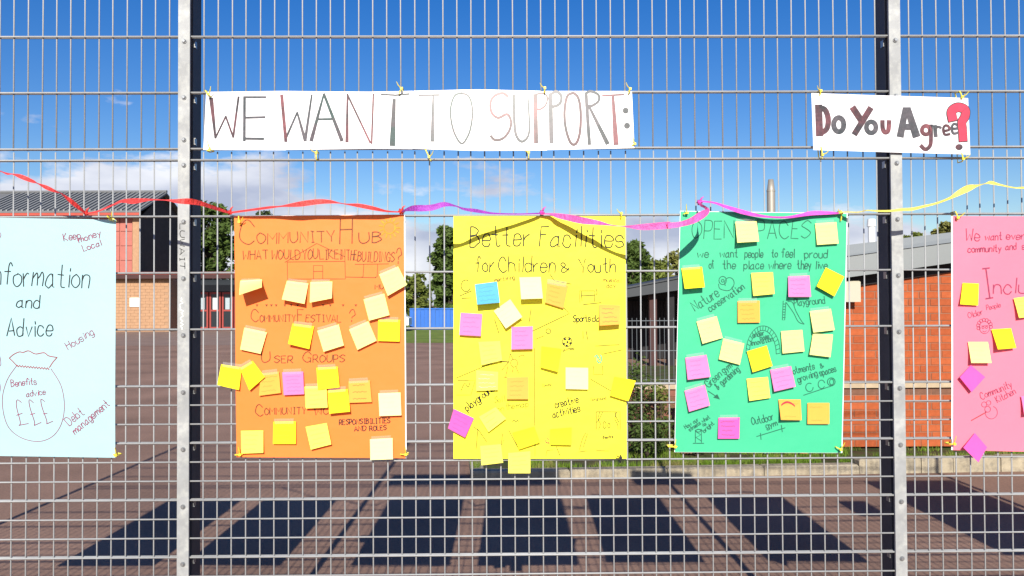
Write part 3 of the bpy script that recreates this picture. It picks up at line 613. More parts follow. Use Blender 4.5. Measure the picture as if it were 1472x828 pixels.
draw(or_, oro, 'O1', [['~'] + ring(1135, 165, 36)] + [[(1135 + 44 * math.cos(a), 165 + 44 * math.sin(a)), (1135 + 66 * math.cos(a), 165 + 66 * math.sin(a))] for a in [k * .48 for k in range(13)]], 'sun', 1.3)
wr(or_, oro, 'O1', [('C', 268, 752, 315, 750, 78), ('OMMUNITY', 325, 752, 545, 750, 42), ('F', 560, 752, 598, 752, 78), ('ESTIVAL', 610, 752, 830, 752, 44), ('?', 880, 752, 915, 752, 75), ('MU', 1045, 548, 1098, 546, 28)], 'brown', .9)
wr(or_, oro, 'O2', [('U', 335, 180, 385, 180, 68), ('SER', 415, 180, 530, 180, 44), ('G', 590, 178, 640, 178, 66), ('ROUPS', 655, 178, 855, 176, 46), ('C', 300, 515, 345, 512, 75), ('OMMUNITY', 355, 505, 610, 498, 42), ('WO', 668, 508, 760, 500, 46)], 'brown', 1.0)
wr(or_, oro, 'O2', [('RESPONSIBILITIES', 820, 568, 1138, 556, 32), ('AND', 915, 608, 988, 604, 30), ('ROLES', 1010, 606, 1115, 600, 30)], 'grey', 1.0)
# ---- yellow
ye_, yeo = poster([(652, 311), (898.5, 311), (900.5, 659), (652, 659)], 'yellow', 'bright yellow poster headed Better Facilities for Children and Youth', 3)
wr(ye_, yeo, 'Y1', [('Better', 190, 270, 540, 265, 118, 1.35), ('Facilities', 600, 268, 1100, 270, 118, 1.35), ('for', 220, 420, 330, 418, 92, 1.25), ('Children', 360, 418, 695, 418, 92, 1.25), ('&', 725, 418, 780, 416, 55, 1.2), ('Youth', 838, 420, 1052, 418, 82, 1.25)], 'grey')
wr(ye_, yeo, 'Y1', [('mentoring', 335, 478, 455, 460, 26, .7), ('musical', 980, 475, 1085, 480, 24, .7), ('day', 1000, 512, 1055, 508, 24, .7)], 'brown'); wr(ye_, yeo, 'Y1', [('Sports', 803, 716, 905, 712, 40, 1.1), ('day', 915, 712, 985, 712, 38, 1.1)], 'black')
wr(ye_, yeo, 'Y2', [('playground', 165, 437, 322, 318, 44, 1.1), ('creative', 665, 420, 795, 387, 42, 1.1), ('activities', 650, 477, 805, 437, 42, 1.1)], 'black'); wr(ye_, yeo, 'Y2', [('So', 320, 388, 352, 385, 34, .9), ('il', 358, 385, 378, 382, 34, .9), ('on', 335, 437, 372, 430, 26, .9), ('the', 385, 428, 432, 422, 34, .9), ('map', 442, 420, 510, 412, 34, .9)], 'olive')
draw(ye_, yeo, 'Y1', [[(842, 600), (840, 530), (930, 530), (928, 595)], [(850, 560), (930, 556)], ['~', (940, 520), (944, 545), (936, 552)], [(850, 535), (855, 590)], [(862, 612), (970, 600)], [(560, 770), (780, 665), (745, 630)], [(665, 432), (690, 470), (790, 490)], [(540, 720), (552, 640)], ['~'] + ring(165, 500, 28, 34, 20, 300), [(130, 560), (200, 530)], [(140, 575), (195, 572)], [(335, 700), (360, 780)], ['~'] + ring(655, 770, 14), [(860, 770), (862, 815)], [(880, 770), (888, 820)]], 'faint', .7)
draw(ye_, yeo, 'Y2', [['~'] + ring(730, 44, 27)], 'grey', .9)
ik = Ink(ye_)
for a, b in ((718, 30), (742, 30), (732, 46), (712, 56), (748, 52), (728, 66)): ik.disc(rg('Y2', (a, b))[0], 1.7)
ik.build('drawn_mark', ink['black'], yeo)
wr(ye_, yeo, 'Y2', [('games', 705, 95, 770, 88, 18, .6), ('Coming', 590, 300, 640, 292, 16, .5), ('fairground', 862, 378, 950, 370, 16, .6), ('theatre', 930, 594, 990, 588, 18, .7)], 'faint')
draw(ye_, yeo, 'Y2', [['~'] + ring(430, 165, 20, 22), [(408, 110), (398, 160), (360, 205)], [(408, 112), (425, 145)], [(395, 180), (382, 245)], [(425, 185), (420, 218)], [(440, 185), (455, 222)], [(350, 155), (400, 160)], [(372, 245), (390, 246)], [(550, 30), (600, 10)], ['~', (455, 130), (475, 120), (490, 126)]], 'brown', .8)
draw(ye_, yeo, 'Y2', [['~'] + ring(912, 140, 13, 24, -60, 200), ['~', (885, 130), (900, 122), (915, 150)]], 'teal', 1.2)
draw(ye_, yeo, 'Y2', [[(880, 182), (878, 228), (932, 230), (930, 180)], [(545, 80), (545, 520)], [(895, 440), (895, 540)], [(895, 440), (1030, 440), (1030, 542)], ['~', (915, 442), (905, 480), (918, 510), (908, 540)], ['~', (930, 442), (918, 470), (900, 500)], ['~', (1010, 442), (1000, 480), (1015, 510), (1018, 538)], ['~', (1000, 442), (1008, 470), (1022, 500)], ['~'] + ring(942, 515, 8, 20), ['~'] + ring(966, 518, 6, 14), [(862, 255), (1060, 370)], [(100, 250), (340, 150), (400, 158)], [(110, 262), (210, 262), (185, 345), (105, 345)], ['~', (130, 320), (150, 280), (170, 300), (180, 275)], [(225, 535), (215, 650)], [(200, 525), (230, 545), (275, 610)], [(365, 565), (355, 635), (372, 600)], [(400, 545), (450, 640)], ['~', (835, 560), (815, 600), (800, 655)], [(845, 565), (822, 640)], [(795, 668), (840, 662)], [(610, 690), (615, 660), (650, 655)], [(670, 640), (690, 690)], [(548, 620), (548, 690)], [(895, 660), (965, 662)], [(890, 68), (1025, 60)], [(925, 115), (1040, 90)]], 'faint', .6)
draw(ye_, yeo, 'Y2', [['~'] + ring(618, 605, 10, 13), [(610, 612), (632, 622)]], 'maroon', .8)
draw(ye_, yeo, 'Y2', [[(420, 495), (430, 488), (440, 498), (450, 488), (456, 496)]], 'black', 1.0)
# ---- green
gr_, gro = poster([(978, 304), (1216, 307.5), (1209, 650.5), (969.5, 649)], 'green', 'green poster headed Open Spaces with butterfly and slide drawings', 4, edge=(.7, .8, 1.4, .5))
wr(gr_, gro, 'G1', [('OPEN', 182, 258, 430, 262, 106, .85), ('SPACES', 500, 260, 885, 262, 106, .85), ('we', 215, 373, 280, 373, 48), ('want', 350, 373, 455, 373, 48), ('people', 497, 374, 605, 373, 50), ('to', 655, 373, 690, 372, 46), ('feel', 715, 373, 790, 373, 52), ('proud', 850, 376, 985, 375, 50), ('of', 285, 440, 315, 437, 48), ('the', 365, 441, 440, 441, 50), ('place', 490, 442, 608, 441, 50), ('where', 640, 441, 770, 441, 50), ('they', 808, 443, 890, 441, 52), ('live', 915, 441, 985, 440, 46)], 'green', 1.0)
wr(gr_, gro, 'G1', [('Nature', 200, 692, 347, 600, 60), ('conservation', 290, 697, 497, 558, 44), ('Playground', 790, 662, 972, 646, 42, .9)], 'green', 1.0)
draw(gr_, gro, 'G1', [['~'] + ring(365, 510, 22, 24), ['~'] + ring(405, 525, 28, 32, 150, 420), ['~', (340, 530), (350, 560), (400, 570), (430, 545)], ['~'] + ring(365, 512, 8), [(725, 632), (720, 745), (734, 745), (741, 640)], ['~', (742, 640), (785, 700), (815, 755), (850, 770)], ['~', (752, 635), (780, 640), (800, 690), (830, 745), (850, 770)]] + [[(723, 650 + 16 * k), (738, 650 + 16 * k)] for k in range(6)], 'green', .8)
ao, ai = ring(605, 155, 102, 162, 180, 360, 18), ring(603, 160, 80, 140, 180, 360, 18)
draw(gr_, gro, 'G2', [['~'] + ao, ['~'] + ai] + [[ao[i], ai[i]] for i in range(19)], 'green', .7)
wr(gr_, gro, 'G2', [('under', 545, 62, 612, 48, 30), ('pass', 590, 78, 642, 66, 30), ('innovation', 535, 112, 665, 84, 32), ('Green', 282, 362, 362, 288, 46), ('gym', 372, 275, 422, 235, 40), ('& gardening', 335, 372, 466, 258, 40), ('otments', 785, 280, 912, 250, 42), ('&', 945, 246, 965, 241, 26), ('growing', 815, 330, 930, 290, 42), ('spaces', 945, 292, 1040, 262, 40), ('Outdoor', 540, 582, 667, 550, 44), ('gym', 625, 602, 690, 582, 36), ('How our', 145, 606, 222, 555, 24, .8), ('streets what', 170, 620, 290, 540, 24, .8), ('is', 246, 592, 268, 582, 22, .8), ('bright', 255, 628, 316, 576, 24, .8)], 'green', .95)
draw(gr_, gro, 'G2', [[(278, 380), (330, 415)], [(845, 405), (1020, 347)], ['~'] + ring(880, 358, 22, 25, 0, 300), ['~'] + ring(952, 340, 20, 25, 30, 340), ['~'] + ring(1010, 325, 23, 23), ['~'] + ring(1012, 326, 12, 17), [(565, 650), (735, 598)], [(588, 630), (592, 668)], [(712, 582), (718, 622)], [(202, 685), (202, 612), (238, 606), (238, 685)], [(205, 620), (235, 640), (205, 655), (236, 675)], [(188, 690), (252, 690)], ['~'] + ring(220, 615, 14, 8)], 'green', .9)
ik = Ink(gr_); ik.fill(rg('G2', (308, 418), (332, 398), (348, 430))); ik.build('drawn_mark', ink['green'], gro)
# ---- pink
pk_, pko = poster([(1368, 311), (1612, 313), (1608, 652), (1368.5, 646.5)], 'pink', 'pink poster headed Inclusion at the right edge of the fence', 5, edge=(2.2, 0, 0, 0))
wr(pk_, pko, 'P1', [('We', 120, 215, 212, 212, 80), ('want', 250, 210, 360, 205, 50), ('everyone', 390, 205, 640, 200, 50), ('community', 135, 290, 355, 284, 46), ('and', 385, 275, 456, 270, 44), ('society', 495, 270, 650, 262, 44), ('I', 235, 602, 300, 590, 200, 1.5), ('nclusion', 305, 560, 760, 560, 100, 1.2)], 'rose', .95)
wr(pk_, pko, 'P1', [('Older', 140, 725, 235, 697, 38), ('People', 260, 670, 352, 650, 32)], 'rose', .6); wr(pk_, pko, 'P2', [('Community', 215, 410, 408, 330, 46), ('Kitchen', 315, 430, 430, 370, 42)], 'rose', .7)
draw(pk_, pko, 'P1', [['~'] + ring(245, 785, 34, 40)] + [['~'] + ring(245 + 42 * math.cos(a), 775 + 40 * math.sin(a), 11) for a in [R(160 + 26 * k) for k in range(9)]] + [[(225, 775), (268, 772)], ['~'] + ring(235, 785, 7), ['~'] + ring(258, 784, 7), ['~', (232, 808), (246, 814), (258, 806)]], 'rose', .6)
draw(pk_, pko, 'P2', [['~'] + ring(275, 490, 38, 40, -70, 190), ['~'] + ring(230, 440, 16), ['~'] + ring(258, 430, 14), ['~'] + ring(252, 470, 18)], 'rose', .6)
draw(pk_, pko, 'P2', [[(150, 540), (245, 487)]], 'maroon', 1.1)
# ---- boards further along the same fence, whose shadows reach into view
def far_poster(q, c, label, s): poster(q, c, label, s)
far_poster([(-392, 312), (-147, 312), (-147, 656), (-392, 656)], 'orange', 'poster beyond the left edge of the picture, casting the leftmost ground shadow', 6)
far_poster([(1965, 205), (2275, 205), (2275, 628), (1965, 628)], 'yellow', 'large poster beyond the right edge of the picture, casting the rightmost ground shadow', 7)
far_poster([(1762, 345), (1850, 345), (1850, 440), (1762, 440)], 'white', 'small white sheet beyond the right edge of the picture', 8)

# ------------------------------------------------ banners
def banner(quads, label, seed, strokes, lean=0.004, wave=0.004, y0=-0.0165):
    s = Sheet(quads[0], seed=seed, wave=wave, lean=lean, y0=y0); s.q = [Vector((*quads[0][0], 0))] * 4
    e = empty('banner', F(sum(p[0] for p in quads[0]) / 4, quads[0][3][1], -.02), label=label, cat='banner', group='white lettered banners on the fence')
    for i, q in enumerate(quads):
        ss = Sheet(q, seed=seed, wave=wave, lean=lean, y0=y0); ss.disp = s.disp
        ss.mesh('paper_sheet', banner_m, e, nu=24, nv=14, back=0.0007 * (i % 2))
    for st in strokes:
        ik = Ink(s, 0.0012)
        for a in st['s']:
            r = st['r']; sc = REG[r][2]
            if a[0] == 'up': ik.off += 0.0008; continue
            if a[0] == 'dot': (c,) = rg(r, a[1]); ik.disc(c, a[2] / sc, a[3] / sc)
            else:
                sm = a[0] == '~'; pts = a[1:-1] if sm else a[:-1]; w = a[-1]; w0, w1 = w if isinstance(w, tuple) else (w, w)
                pts = rg(r, *pts); pts = smooth_line(pts, 6) if sm else pts; ik.stroke(pts, w0 / sc, w1 / sc)
                ik.off += 0.00005
        ik.build(st.get('n', 'letter'), st['m'], e)
    return e
m0, m1, m2, m3 = marks
banner([[(297, 132.5), (411, 131), (412, 216.5), (293.5, 216)], [(410, 131), (533, 132.5), (533, 214.5), (410, 216)], [(532, 132.5), (593.5, 131), (593.5, 215), (532, 214.5)]],
       'long white banner hand-lettered WE WANT at upper left', 1.0, lean=0.02, strokes=
       [dict(r='B1', m=m0, s=[[(105, 140), (133, 385), (20, 10)], [(133, 385), (196, 250), 8], [(196, 250), (243, 380), 9], [(243, 380), (275, 128), 10]]),
        dict(r='B1', m=m1, s=[[(312, 128), (312, 402), 13], [(306, 130), (445, 130), 9], [(318, 258), (440, 255), 10], [(306, 388), (432, 390), 11]]),
        dict(r='B1', m=m2, s=[[(543, 118), (570, 405), 15]]), dict(r='B1', m=m1, s=[[(573, 380), (640, 225), (10, 8)], [(640, 225), (690, 400), (9, 16)], [(690, 400), (730, 115), (14, 8)]]),
        dict(r='B1', m=m3, s=[[(728, 400), (805, 110), (18, 8)], [(805, 110), (918, 400), (12, 18)], [(765, 268), (862, 266), 9]]),
        dict(r='B1', m=m0, s=[[(952, 110), (950, 408), (9, 16)]]), dict(r='B1', m=m2, s=[[(952, 115), (1095, 415), 9], [(1103, 420), (1113, 110), 9]]),
        dict(r='B1', m=m1, s=[[(1160, 112), (1250, 118), 8], [(1250, 118), (1335, 110), 8]]), dict(r='B1', m=m3, s=[[(1242, 145), (1232, 428), (16, 28)]])])
banner([[(594.5, 131), (688, 129), (688, 218), (594.5, 215)], [(687, 129), (786, 131.5), (786, 217.5), (687, 218)], [(785, 131.5), (908, 131.5), (911, 214), (785, 217)]],
       'long white banner hand-lettered TO SUPPORT with a colon at top centre', 2.4, lean=0.05, strokes=
       [dict(r='B2', m=m1, s=[[(8, 122), (140, 120), 9], [(102, 125), (98, 418), (9, 20)]]),
        dict(r='B2', m=m3, s=[['~', (285, 108), (240, 125), (215, 200), (217, 280), (240, 370), (285, 435), (328, 380), (350, 290), (352, 200), (330, 130), (285, 108), 10]]),
        dict(r='B2', m=m2, s=[['~', (580, 130), (545, 108), (490, 130), (468, 180), (480, 240), (520, 268), (575, 245), (600, 290), (590, 350), (550, 400), (500, 412), (470, 385), 13]]),
        dict(r='B2', m=m1, s=[['~', (618, 122), (622, 300), (635, 385), (670, 422), (710, 385), (717, 300), (708, 122), (16, 9)]]),
        dict(r='B2', m=m2, s=[[(755, 120), (760, 428), 22], ['~', (755, 120), (800, 108), (830, 130), (825, 180), (790, 212), (762, 212), 9]]),
        dict(r='B2', m=m1, s=[[(852, 118), (858, 430), 22], ['~', (852, 118), (890, 100), (922, 130), (910, 180), (860, 200), 15]]),
        dict(r='B2', m=m0, s=[['~', (1000, 108), (960, 130), (942, 230), (950, 340), (980, 430), (1015, 435), (1040, 360), (1045, 230), (1030, 140), (1000, 108), 14]]),
        dict(r='B2', m=m1, s=[[(1080, 110), (1100, 440), 17], ['~', (1080, 110), (1110, 98), (1158, 118), (1160, 160), (1120, 190), (1095, 192), 13], [(1098, 192), (1215, 435), (12, 22)]]),
        dict(r='B2', m=m2, s=[[(1185, 125), (1322, 118), 9], [(1252, 125), (1270, 438), (14, 26)]]),
        dict(r='B2', m=m1, n='colon', s=[['dot', (1333, 222), 20, 20], ['dot', (1341, 320), 20, 20]])])
banner([[(1166, 134), (1390.5, 141.5), (1393.5, 222.5), (1168.5, 216)]], 'white sign painted Do You Agree with a red question mark across the right post', 4.0,
       [dict(r='D', m=m0, s=[[(190, 172), (196, 390), 42], ['~', (188, 186), (238, 200), (262, 270), (250, 345), (200, 380), 32]]),
        dict(r='D', m=m1, s=[['~'] + ring(342, 313, 38, 53) + [30]]), dict(r='D', m=m2, s=[[(450, 186), (515, 285), 38]]), dict(r='D', m=m0, s=[[(582, 190), (462, 382), 36]]),
        dict(r='D', m=m1, s=[['~'] + ring(587, 333, 36, 42) + [28]]), dict(r='D', m=m2, s=[['~', (672, 285), (674, 340), (690, 370), (715, 358), (722, 285), 26]]),
        dict(r='D', m=m1, s=[[(845, 195), (806, 397), (34, 42)], [(862, 195), (925, 397), (36, 46)], [(830, 330), (905, 330), 36], [(835, 205), (875, 205), 36]]),
        dict(r='D', m=m2, s=[['~'] + ring(998, 355, 30, 32) + [23]]), dict(r='D', m=m0, s=[['~', (1034, 318), (1036, 400), (1030, 470), (995, 500), (960, 472), 23]]),
        dict(r='D', m=m1, s=[[(1065, 322), (1072, 402), 22], ['~', (1070, 350), (1085, 330), (1112, 338), 15]]),
        dict(r='D', m=m2, s=[['~', (1130, 362), (1172, 352), (1165, 325), (1140, 322), (1128, 350), (1140, 388), (1178, 385), 15]]),
        dict(r='D', m=m1, s=[['~', (1198, 345), (1237, 340), (1232, 315), (1205, 310), (1192, 340), (1205, 380), (1245, 372), 15]]),
        dict(r='D', m=m0, n='question_mark_outline', s=[['~', (1198, 278), (1190, 215), (1235, 183), (1290, 200), (1292, 250), (1268, 295), (1272, 350), (1277, 432), (60, 54)]]),
        dict(r='D', m=mat('red_marker', (0.62, 0.03, 0.07), .5, n=(40, .15)), n='question_mark', s=[['up', 0], ['~', (1198, 272), (1190, 215), (1235, 184), (1290, 200), (1292, 250), (1268, 295), (1272, 350), (1277, 428), (50, 44)]]),
        dict(r='D', m=m0, n='dot', s=[['dot', (1247, 483), 28, 23]])], y0=-0.0275)

# ------------------------------------------------ sticky notes
GN = 'sticky notes stuck on the posters'
def note(r, quad, colr, lift, label, tape=True, writing=4, inkc=None, base=None, corner=None):
    base = (base + 0.0075) if base else 0.0315
    q = [Vector((*p, 0)) for p in rg(r, *quad)]; L = 0.003 + lift / 404 / 0.49
    def bump_(u, v):
        c = L * max(v, 0) ** 1.8 * (1.0 if corner is None else (0.55 + 0.45 * (u if corner == 'r' else 1 - u)))
        return base + c
    def P(u, v, off=0.0):
        p = (q[0] * (1 - u) + q[1] * u) * (1 - v) + (q[3] * (1 - u) + q[2] * u) * v
        return F(p.x, p.y, -(bump_(u, v) + off))
    c = P(.5, 0); e = empty('sticky_note', c, label=label, cat='sticky note', group=GN)
    n = 7; V = [P(i / n, j / n, -k * 0.00025) for k in (0, 1) for j in range(n + 1) for i in range(n + 1)]; N = (n + 1) ** 2; Fc = []
    for j in range(n):
        for i in range(n):
            a = j * (n + 1) + i; Fc += [(a, a + n + 1, a + n + 2, a + 1), (N + a, N + a + 1, N + a + n + 2, N + a + n + 1)]
    rim = list(range(n + 1)) + [j * (n + 1) + n for j in range(1, n + 1)] + [n * (n + 1) + i for i in range(n - 1, -1, -1)] + [j * (n + 1) for j in range(n - 1, 0, -1)]
    for a, b in zip(rim, rim[1:] + rim[:1]): Fc.append((a, b, N + b, N + a))
    mb = MB(); mb.V, mb.F = V, Fc; mb.build('paper', note_m[colr], e, smooth=False)
    if tape:
        T_ = [P(u, v, 0.0006) for v in (-.13, .1) for u in (.05, .35, .62, .9)]; mb = MB(); mb.add([t + Vector((random.uniform(-.002, .002), 0, 0)) for t in T_], [(4, 5, 1, 0), (5, 6, 2, 1), (6, 7, 3, 2)]); mb.build('tape', tape_m, e)
    if writing:
        mb = MB()
        for k in range(writing):
            v = 0.2 + k * 0.62 / max(writing - 1, 1); u0, u1 = random.uniform(.1, .2), random.uniform(.6, .9); m_ = 16
            pts = [(u0 + (u1 - u0) * i / m_, v + random.uniform(-.028, .028)) for i in range(m_ + 1)]
            V = []
            for u, vv in pts: V += [P(u, vv - .008, .0005), P(u, vv + .008, .0005)]
            mb.add(V, [(2 * i + 1, 2 * i + 3, 2 * i + 2, 2 * i) for i in range(m_)])
        mb.build('handwriting', inkc or scrib[colr], e)
    return P, e
scrib = {k: mat(k + '_pencil', tuple(x * .9 for x in c), .8) for k, c in dict(cream=(0.66, 0.56, 0.26), white=(0.70, 0.62, 0.38), yellow=(0.66, 0.44, 0.01), lemon=(0.62, 0.52, 0.07), amber=(0.70, 0.25, 0.04), pink=(0.70, 0.13, 0.36), magenta=(0.66, 0.07, 0.30), blue=(0.08, 0.28, 0.46)).items()}
dk = ink['grey']
# on the orange poster
note('O1', [(197, 495), (333, 487), (333, 537), (190, 585)], 'cream', 13, 'cream note curled right up, leftmost under the Community Hub house drawing')
note('O1', [(490, 495), (625, 512), (600, 640), (458, 612)], 'cream', 4, 'cream note under the drawn house, left one of the close pair')
note('O1', [(637, 503), (775, 500), (772, 605), (633, 632)], 'cream', 5, 'cream note under the drawn house, right one of the close pair')
note('O1', [(1068, 455), (1187, 405), (1243, 520), (1122, 590)], 'cream', 3, 'tilted cream note poking over the upper right edge of the orange poster')
note('O1', [(970, 612), (1100, 575), (1133, 710), (1005, 745)], 'cream', 2, 'cream note right of the words Community Festival')
note('O2', [(223, -40), (365, -10), (325, 125), (197, 97)], 'cream', 1, 'cream note just above the words User Groups')
note('O2', [(525, -65), (660, -48), (630, 95), (497, 62)], 'yellow', 3, 'bright yellow note under the words Community Festival', corner='l')
note('O2', [(680, -20), (815, -60), (847, 72), (720, 112)], 'cream', 1.5, 'cream note between the yellow note and another cream note, above Groups')
note('O2', [(880, -28), (1000, -80), (1052, 42), (932, 100)], 'cream', 1, 'steeply tilted cream note beside the square yellow note on orange poster')
note('O2', [(1062, -90), (1200, -88), (1196, 48), (1060, 44)], 'yellow', .6, 'square yellow note at the right edge of the orange poster')
note('O2', [(78, 190), (208, 210), (190, 352), (53, 320)], 'yellow', 1, 'yellow note overhanging the left edge of the orange poster')
note('O2', [(195, 215), (275, 168), (352, 270), (255, 355)], 'yellow', 1, 'yellow note turned like a diamond under the word User', base=.026)
note('O2', [(325, 248), (440, 235), (452, 370), (315, 388)], 'amber', .6, 'orange yellow note left of the pink note on the orange poster')
note('O2', [(460, 240), (592, 235), (598, 378), (470, 384)], 'pink', .5, 'only pink note on the orange poster', writing=5)
note('O2', [(675, 212), (808, 205), (820, 335), (684, 350)], 'yellow', 1, 'upper yellow note of the overlapping three on the orange poster')
note('O2', [(600, 330), (738, 325), (745, 462), (608, 467)], 'lemon', 1.4, 'pale lemon note, left of the overlapping three on the orange poster', base=.026)
note('O2', [(745, 355), (872, 345), (886, 487), (755, 500)], 'yellow', 2, 'lower yellow note of the overlapping three on the orange poster', base=.028)
note('O2', [(875, 297), (1010, 290), (1022, 427), (880, 432)], 'amber', .3, 'amber note with dark writing above the word Responsibilities', writing=3, inkc=dk)
note('O2', [(1063, 372), (1202, 367), (1208, 510), (1070, 515)], 'white', 1.2, 'whitish note above the right end of the word Responsibilities')
note('O2', [(202, 607), (342, 605), (342, 745), (205, 750)], 'lemon', 1.2, 'lemon note at the bottom left corner of the orange poster', tape=False)
note('O2', [(405, 550), (545, 548), (545, 690), (402, 690)], 'yellow', .3, 'yellow note with dark writing below the words Community Work', inkc=dk)
note('O2', [(607, 582), (740, 558), (768, 692), (640, 725)], 'lemon', 1.2, 'tilted lemon note at the bottom middle of the orange poster', tape=False)
note('O2', [(1010, 660), (1152, 652), (1155, 785), (1013, 790)], 'white', .4, 'whitish note overhanging the bottom right of the orange poster')
# on the yellow poster
note('Y1', [(218, 492), (350, 475), (367, 600), (232, 612)], 'blue', 7, 'only blue note, upper left of the yellow poster', tape=False)
note('Y1', [(483, 450), (610, 447), (623, 575), (493, 580)], 'white', 5, 'white note under the word Children on the yellow poster', tape=False)
note('Y1', [(645, 475), (775, 497), (745, 635), (635, 600)], 'amber', .3, 'amber note under shiny tape right of the white note on yellow poster')
note('Y1', [(330, 650), (428, 580), (500, 685), (402, 755)], 'white', 2.5, 'white note turned like a diamond below the blue note', tape=False)
note('Y1', [(133, 660), (262, 668), (253, 800), (124, 793)], 'pink', 1.5, 'pink note at the left edge of the yellow poster below the blue note', tape=False)
note('Y1', [(435, 745), (563, 740), (563, 876), (434, 879)], 'pink', 1.5, 'pink note in the middle of the yellow poster', tape=False)
note('Y1', [(957, 610), (1083, 615), (1083, 730), (960, 738)], 'amber', 5, 'amber note with red writing covering the end of Sports day', tape=False, inkc=ink['maroon'])
note('Y2', [(228, 45), (350, 40), (362, 150), (245, 178)], 'lemon', 1.2, 'lemon note above the one with blue writing on the yellow poster', tape=False)
note('Y2', [(585, 70), (700, 85), (678, 215), (580, 190)], 'yellow', 2, 'deep yellow note left below the drawn football', tape=False, corner='r')
note('Y2', [(722, 190), (850, 192), (850, 315), (722, 312)], 'white', .4, 'white note right of centre above the words creative activities', tape=False)
note('Y2', [(998, 242), (1120, 265), (1078, 382), (975, 350)], 'yellow', 1.2, 'yellow note overhanging the right edge of the yellow poster', tape=False)
note('Y2', [(215, 205), (340, 215), (338, 318), (215, 323)], 'lemon', .8, 'lemon note with blue grey writing above the word playground', tape=False, inkc=ink['pale'])
note('Y2', [(388, 245), (512, 243), (512, 370), (388, 370)], 'amber', 1.2, 'amber note under the drawn spider on the yellow poster', tape=False)
note('Y2', [(88, 425), (203, 478), (152, 588), (55, 535)], 'magenta', 1.5, 'magenta note overhanging the lower left edge of the yellow poster', tape=False)
note('Y2', [(230, 470), (325, 415), (385, 480), (285, 557)], 'lemon', 1.2, 'lemon note with dark writing, turned below the word playground', tape=False, writing=3, inkc=dk)
note('Y2', [(420, 560), (545, 525), (578, 615), (458, 655)], 'yellow', 1.4, 'yellow note tilted above the lowest hanging note on yellow poster', tape=False)
note('Y2', [(635, 540), (757, 530), (755, 630), (637, 628)], 'yellow', 1.2, 'yellow note below the words creative activities', tape=False)
note('Y2', [(237, 635), (355, 625), (368, 730), (245, 745)], 'lemon', 1.2, 'lemon note half hanging off the bottom edge, left of the lowest one', tape=False)
note('Y2', [(397, 675), (522, 665), (522, 790), (397, 790)], 'lemon', .6, 'lemon note hanging lowest below the yellow poster', tape=False)
# on the green poster
note('G1', [(443, 160), (570, 158), (585, 278), (455, 285)], 'cream', 5, 'cream note covering the S of Open Spaces', corner='l')
note('G1', [(918, 170), (1045, 162), (1058, 290), (930, 298)], 'cream', 1, 'cream note in the top right corner of the green poster')
note('G1', [(122, 437), (245, 428), (262, 550), (142, 560)], 'yellow', 5.5, 'bright yellow note at the upper left edge of the green poster')
note('G1', [(537, 465), (667, 460), (677, 590), (550, 602)], 'lemon', 1.6, 'lemon note below the word place on the green poster', tape=False)
note('G1', [(757, 485), (885, 480), (895, 608), (760, 608)], 'pink', 3, 'pink note above the drawn slide on the green poster', corner='l')
note('G1', [(982, 432), (1092, 487), (1033, 605), (927, 545)], 'yellow', 1.8, 'yellow note turned like a diamond at the upper right edge of green poster', tape=False)
note('G1', [(457, 632), (588, 630), (590, 760), (458, 762)], 'amber', .3, 'amber note with writing right of the words Nature conservation')
note('G2', [(212, -32), (332, -65), (368, 65), (248, 100)], 'cream', 2, 'cream note below the words Nature conservation', corner='l')
note('G1', [(886, 693), (1012, 678), (1035, 805), (908, 820)], 'cream', 2, 'upper cream note of the touching pair right of the slide', corner='l')
note('G2', [(372, 68), (497, 98), (470, 225), (345, 192)], 'cream', 1, 'cream note left of the drawn arch on the green poster')
note('G2', [(715, 25), (842, 17), (855, 145), (725, 158)], 'cream', .6, 'cream note at the right foot of the drawn arch', tape=False)
note('G2', [(905, 40), (1025, 45), (1010, 180), (885, 165)], 'cream', 1.3, 'lower cream note of the touching pair right of the slide', tape=False)
note('G2', [(512, 145), (630, 110), (665, 232), (547, 270)], 'yellow', 1.8, 'bright yellow note inside the drawn arch', tape=False)
note('G2', [(145, 183), (272, 165), (297, 297), (160, 315)], 'pink', 2.5, 'upper pink note at the left side of the green poster')
note('G2', [(140, 380), (262, 343), (293, 467), (168, 505)], 'pink', 2, 'lower pink note at the left side of the green poster, beside arrow')
note('G2', [(650, 255), (775, 232), (803, 355), (675, 385)], 'pink', 2.4, 'pink note left of the words growing spaces')
note('G2', [(510, 308), (637, 297), (652, 422), (527, 440)], 'lemon', 2, 'lemon note below the bright yellow one in the arch', tape=False, corner='l')
P_, e_ = note('G2', [(700, 432), (832, 432), (838, 555), (715, 553)], 'amber', 4, 'amber note with a red arc drawn on it, above Outdoor gym', tape=False, writing=2, corner='l')
mb = MB(); arc = [(0.1 + .62 * i / 10, .36 - .28 * math.sin(math.pi * (0.15 + .75 * i / 10))) for i in range(11)]
V = []
for u, v in arc: V += [P_(u, v, .0008), P_(u, v + .09, .0008)]
mb.add(V, [(2 * i + 1, 2 * i + 3, 2 * i + 2, 2 * i) for i in range(10)]); mb.build('drawn_arc', ink['red'], e_)
note('G2', [(873, 452), (1003, 452), (1003, 578), (873, 578)], 'amber', .3, 'plain amber note near the lower right corner of the green poster', tape=False, writing=2)
note('G2', [(343, 540), (470, 538), (467, 665), (340, 665)], 'magenta', .8, 'deep pink note with red writing at the bottom of green poster', inkc=ink['maroon'])
